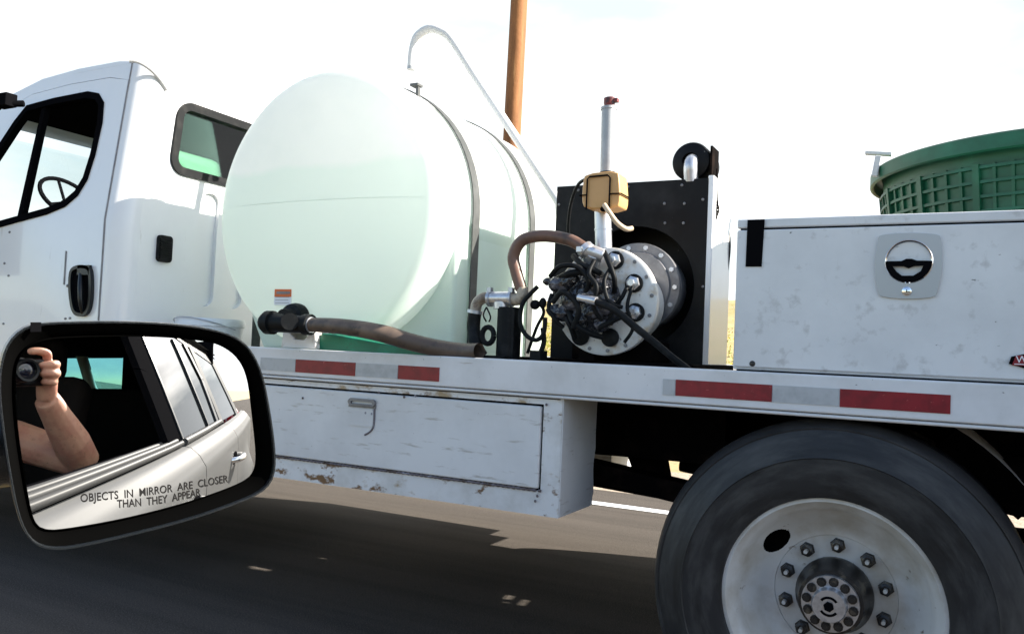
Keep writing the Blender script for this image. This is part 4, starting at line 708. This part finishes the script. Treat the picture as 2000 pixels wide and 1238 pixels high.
# ---- door mirror: convex glass set in a black shell
d0 = ray(62, 722).normalized(); G0 = EYE+d0*.715; RC = 1.35; CS = G0+d0*RC
dc = ray(275, 848).normalized(); b_ = (EYE-CS).dot(dc); GC = EYE+dc*(-b_-math.sqrt(b_*b_-((EYE-CS).dot(EYE-CS)-RC*RC))); NM = (GC-CS).normalized()          # centre of the glass and its outward normal
UM = (up-NM*up.dot(NM)).normalized(); RM = UM.cross(NM).normalized()
def onplane(px, py, off=0):
    q = ray(px, py).normalized(); k = ((GC+NM*off-EYE).dot(NM))/q.dot(NM); p = EYE+q*k-GC; return (p.dot(RM), p.dot(UM))
def msph(x, y, lift=0): return GC+RM*x+UM*y+NM*(math.sqrt(RC*RC-x*x-y*y)-RC+lift)
def depth(x, y, z): return GC+RM*x+UM*y+NM*z
gpx = [(30, 729), (40, 695), (59, 675), (99, 663), (146, 660), (220, 658), (299, 657), (396, 665), (435, 675), (467, 699), (485, 737), (493, 808), (502, 887), (499, 919), (483, 938), (435, 958), (356, 984), (237, 1014), (119, 1035), (87, 1035), (71, 1025), (61, 998), (47, 919), (34, 828)]
opx = [(-4, 720), (8, 672), (35, 642), (65, 630), (140, 627), (240, 626), (350, 632), (430, 645), (478, 668), (506, 718), (520, 780), (535, 880), (533, 930), (510, 960), (450, 984), (380, 1008), (300, 1030), (150, 1066), (100, 1072), (62, 1060), (34, 1015), (14, 915), (0, 820), (-6, 760)]
gl2 = chaikin([onplane(*p) for p in gpx], 2); cen = (sum(p[0] for p in gl2)/len(gl2), sum(p[1] for p in gl2)/len(gl2)); K = len(gl2)
side_m = tag(thing('side_mirror', (0, 0, 0), None, None))
b = B(); rings = 28; vs = [msph(*cen)]
for i in range(1, rings+1):
    for p in gl2: t_ = i/rings; vs.append(msph(cen[0]+(p[0]-cen[0])*t_, cen[1]+(p[1]-cen[1])*t_))
fs = [(0, 1+k, 1+(k+1) % K) for k in range(K)]+[(1+(i-1)*K+k, 1+i*K+k, 1+i*K+(k+1) % K, 1+(i-1)*K+(k+1) % K) for i in range(1, rings) for k in range(K)]
gb = B(); gb.add(vs, fs)
zg = lambda p: (msph(*p)-GC).dot(NM)
out = [onplane(*p) for p in opx]
out = chaikin(out, 2)
import cmath
def resamp(p, c, n=120):
    a = sorted((math.atan2(q[1]-c[1], q[0]-c[0]), math.hypot(q[0]-c[0], q[1]-c[1])) for q in p); o = []
    for k in range(n):
        t_ = -math.pi+2*math.pi*k/n; lo = max([q for q in a if q[0] <= t_], default=(a[-1][0]-2*math.pi, a[-1][1])); hi = min([q for q in a if q[0] > t_], default=(a[0][0]+2*math.pi, a[0][1]))
        f_ = (t_-lo[0])/max(hi[0]-lo[0], 1e-9); r_ = lo[1]*(1-f_)+hi[1]*f_; o.append((c[0]+r_*math.cos(t_), c[1]+r_*math.sin(t_)))
    return o
gi = resamp(gl2, cen); go = resamp(out, cen); n_ = 120
def loopset(b, loops):
    vs = [depth(p[0], p[1], z) for lp in loops for p, z in lp]; m_ = len(loops[0])
    b.add(vs, [(i*m_+k, i*m_+(k+1) % m_, (i+1)*m_+(k+1) % m_, (i+1)*m_+k) for i in range(len(loops)-1) for k in range(m_)])
mix = lambda a, c_, t_: (a[0]*(1-t_)+c_[0]*t_, a[1]*(1-t_)+c_[1]*t_)
b = B(); loopset(b, [[(p, zg(p)-.004) for p in gi], [(mix(p, q, .04), zg(p)+.001) for p, q in zip(gi, go)], [(mix(p, q, .12), zg(p)-.003) for p, q in zip(gi, go)], [(mix(p, q, .55), zg(p)+.005) for p, q in zip(gi, go)], [(mix(p, q, .80), zg(p)+.009) for p, q in zip(gi, go)]])
bz = b
b = B(); sc = lambda q, s_, dx=0, dy=0: (cen[0]+(q[0]-cen[0])*s_+dx, cen[1]+(q[1]-cen[1])*s_+dy)
loopset(b, [[(mix(p, q, .78), zg(p)+.007) for p, q in zip(gi, go)], [(mix(p, q, .86), zg(p)+.012) for p, q in zip(gi, go)], [(mix(p, q, .95), zg(p)+.012) for p, q in zip(gi, go)], [(q, zg(p)+.005) for p, q in zip(gi, go)], [(q, zg(p)-.012) for p, q in zip(gi, go)], [(sc(q, .97, -.002, -.002), -.045) for q in go], [(sc(q, .89, -.006, -.004), -.07) for q in go], [(sc(q, .74, -.01, -.006), -.09) for q in go], [(sc(q, .45, -.012, -.008), -.105) for q in go], [(sc(q, .02, -.012, -.008), -.108) for q in go]])
lowl = GC-NM*.06+RM*-.04+UM*.0
b.tube([lowl, lowl.lerp(Vector((-.84, .19, 1.06)), .5), Vector((-.84, .19, 1.06))], [.04, .03, .035], 16, 4)
lowl = GC+RM*(onplane(10, 1000)[0])+UM*(onplane(10, 1000)[1])-NM*.05
bpy.data.objects.remove(side_m)
sm = obj('side_mirror', b, 'mirrorblack', car, recalc=True, angle=60)
obj('bezel', bz, 'bezel', sm, angle=60); obj('mirror_glass', gb, 'mirror', sm, recalc=True, angle=179)
b = B(); q = onplane(70, 640); b.add([depth(q[0]+x, q[1]+y, zg(q)+.0135) for x, y in ((-.004, -.003), (.003, -.003), (.003, .004), (-.004, .004))], [(0, 1, 2, 3)]); obj('shell_notch', b, 'interior', sm)
b = B()
for s_, (xa, ya), (xb, yb) in (('OBJECTS  IN  MIRROR  ARE  CLOSER', (157, 981), (447, 942)), ('THAN  THEY  APPEAR', (229, 992), (393, 968))):
    vs, fs = text_verts(s_, 1.0, off=.008); wmax = max(v.x for v in vs); A = onplane(xa, ya); Bq = onplane(xb, yb); dx, dy = Bq[0]-A[0], Bq[1]-A[1]; ln = math.hypot(dx, dy); hh = .0062/.7
    ux, uy = dx/ln, dy/ln; pts = []
    for v in vs: X = v.x/wmax*ln; Yq = v.y*hh; bow = -.0016*math.sin(math.pi*v.x/wmax); pts.append(msph(A[0]+ux*X-uy*(Yq+bow), A[1]+uy*X+ux*(Yq+bow), .0009))
    b.add(pts, fs)
obj('etched_warning', b, 'ink', sm, recalc=False)
for o in car.children:
    if not o.name.startswith(('side_mirror', 'wheels', 'mirror_foot')): o.location.z -= .085
# ================================================================ PHOTOGRAPHER AND CAMERA
def K_(a, b_, c_): return EYE+(rt*a+up*b_+fw*c_)*1.12                      # right, up, forward of the lens
cm = thing('compact_camera', K_(0, 0, -.05), 'small black camera held up in one hand inside the car', 'camera')
b = B(); b.obox(K_(.008, -.002, -.068), rt, up, fw, .060, .034, .016); obj('camera_body', b, 'camblack', cm, bevel=.008, seg=3)
b = B(); b.lathe(K_(0, 0, -.052), fw, [(.030, 0), (.030, .018), (.0275, .020), (.0275, .044), (.0265, .046), (.021, .045), (.019, .036), (.0, .036)], 40); obj('lens_barrel', b, 'camblack', cm)
b = B(); b.lathe(K_(0, 0, -.052), fw, [(.020, .037), (.014, .040), (.007, .042), (0, .0425)], 32); obj('lens_glass', b, 'lens', cm)
b = B(); b.obox(K_(-.02, .033, -.066), rt, up, fw, .022, .004, .012); obj('top_plate', b, 'steel', cm, bevel=.002)
b = B(); b.tube([K_(-.05, .02, -.07), K_(-.075, -.04, -.08), K_(-.02, -.09, -.14), K_(.03, -.075, -.12), K_(.030, -.10, -.13), K_(.034, -.16, -.14), K_(.05, -.24, -.16)], .0022, 6, 6); b.tube([K_(.031, -.115, -.132), K_(.033, -.145, -.137)], .005, 6); obj('strap', b, 'camblack', cm)
ps = thing('person', (-.05, -.45, .62), 'person in a purple sleeveless top holding a camera up at the car window', 'person')
b = B()
def limb(pts, rs, seg=16, sm_=5): b.tube(pts, rs, seg, sm_)
# torso, neck, head
pel = Vector((.12, -.42, .82)); che = Vector((.04, -.40, 1.02)); shR = K_(.10, -.15, -.34); shL = Vector((-.20, -.52, 1.05)); nk = (shR+shL)/2+Vector((0, 0, .04)); hd = K_(-.14, .05, -.26)
limb([nk-Z_*.05, nk.lerp(hd, .55), hd-Z_*.03], [.060, .052, .055]); 
b.ball(hd, .078, .088, .112, 20); b.ball(hd+Vector((-.01, .05, -.055)), .05, .045, .05, 14)
fdir = (EYE-hd); fdir.z = 0; fdir.normalize(); sd_ = fdir.cross(Z_)
b.ball(hd+fdir*.088-Z_*.018, .012, .014, .024, 10)
for s_ in (-1, 1): b.ball(hd+sd_*s_*.082-Z_*.01, .012, .018, .03, 10)
limb([shL, shR], [.055, .055]); limb([shR, shR.lerp(shL, .3)-Z_*.05, che], [.050, .085, .10])
# right arm
el = K_(.235, -.235, -.17); wr = K_(.088, -.062, -.092)
limb([shR, shR.lerp(el, .5), el], [.060, .055, .048]); limb([el, el.lerp(wr, .35), el.lerp(wr, .75), wr], [.048, .050, .037, .030])
# hand: palm, fingers round the grip, thumb behind
limb([wr, K_(.084, -.035, -.085), K_(.082, 0, -.078), K_(.076, .020, -.076)], [.024, .025, .024, .020])
FN = [([(.076, .026, -.070), (.070, .040, -.062), (.050, .045, -.058), (.030, .043, -.055)], .0088), ([(.082, .012, -.064), (.078, .014, -.042), (.060, .013, -.031), (.042, .012, -.034)], .0094),
      ([(.082, -.004, -.064), (.078, -.006, -.040), (.060, -.007, -.030), (.044, -.007, -.034)], .0090), ([(.080, -.020, -.066), (.076, -.024, -.045), (.062, -.025, -.036), (.048, -.024, -.040)], .0080),
      ([(.082, -.020, -.092), (.066, -.004, -.100), (.048, .006, -.096), (.032, .010, -.092)], .0105)]
for pts, r_ in FN: r_ *= 1.15; limb([K_(*p) for p in pts], [r_*1.12, r_*1.1, r_, r_*.82], 12, 5); b.ball(K_(*pts[-1]), r_*.82, seg=10)
# left arm rests on the lap
limb([shL, Vector((-.22, -.56, .85)), Vector((-.14, -.40, .74))], [.05, .042, .035]); limb([Vector((-.14, -.40, .74)), Vector((-.30, -.30, .70))], [.035, .026]); b.ball((-.34, -.28, .70), .045, .035, .02)
for k in range(5): b.tube([(-.36, -.30+.014*k, .70), (-.41, -.31+.016*k, .695)], [.009, .007], 8)
body = obj('body', b, 'skin', ps)
q = body.modifiers.new('fuse', 'REMESH'); q.mode = 'VOXEL'; q.voxel_size = .0035; q.use_smooth_shade = True
q = body.modifiers.new('soft', 'SMOOTH'); q.iterations = 4; q.factor = .5
b = B(); b.tube([pel-Z_*.08, pel, che, che.lerp(nk, .55)], [.16, .15, .135, .10], 24, 5); b.tube([shR.lerp(nk, .55)+Z_*.02, shR.lerp(nk, .4)-Z_*.06, che], [.035, .06, .10], 14, 4); b.tube([shL.lerp(nk, .5)+Z_*.02, che], [.04, .11], 14, 4)
tpo = obj('top', b, 'top', ps); q = tpo.modifiers.new('fuse', 'REMESH'); q.mode = 'VOXEL'; q.voxel_size = .006; q.use_smooth_shade = True; q = tpo.modifiers.new('soft', 'SMOOTH'); q.iterations = 6
b = B(); b.ball(hd-fdir*.022+Z_*.022, .092, .098, .112, 24); b.tube([hd-fdir*.06, hd-fdir*.09-Z_*.12, hd-fdir*.08-Z_*.20], [.075, .06, .03], 16, 4); hr = obj('hair', b, 'hair', ps)
b = B(); b.tube([pel-Z_*.10, Vector((-.25, -.30, .80)), Vector((-.45, -.28, .62))], [.13, .085, .07], 18, 5); b.tube([pel-Z_*.10+Vector((0, -.12, 0)), Vector((-.25, -.52, .80)), Vector((-.45, -.52, .62))], [.13, .085, .07], 18, 5); obj('trousers', b, 'interior', ps)
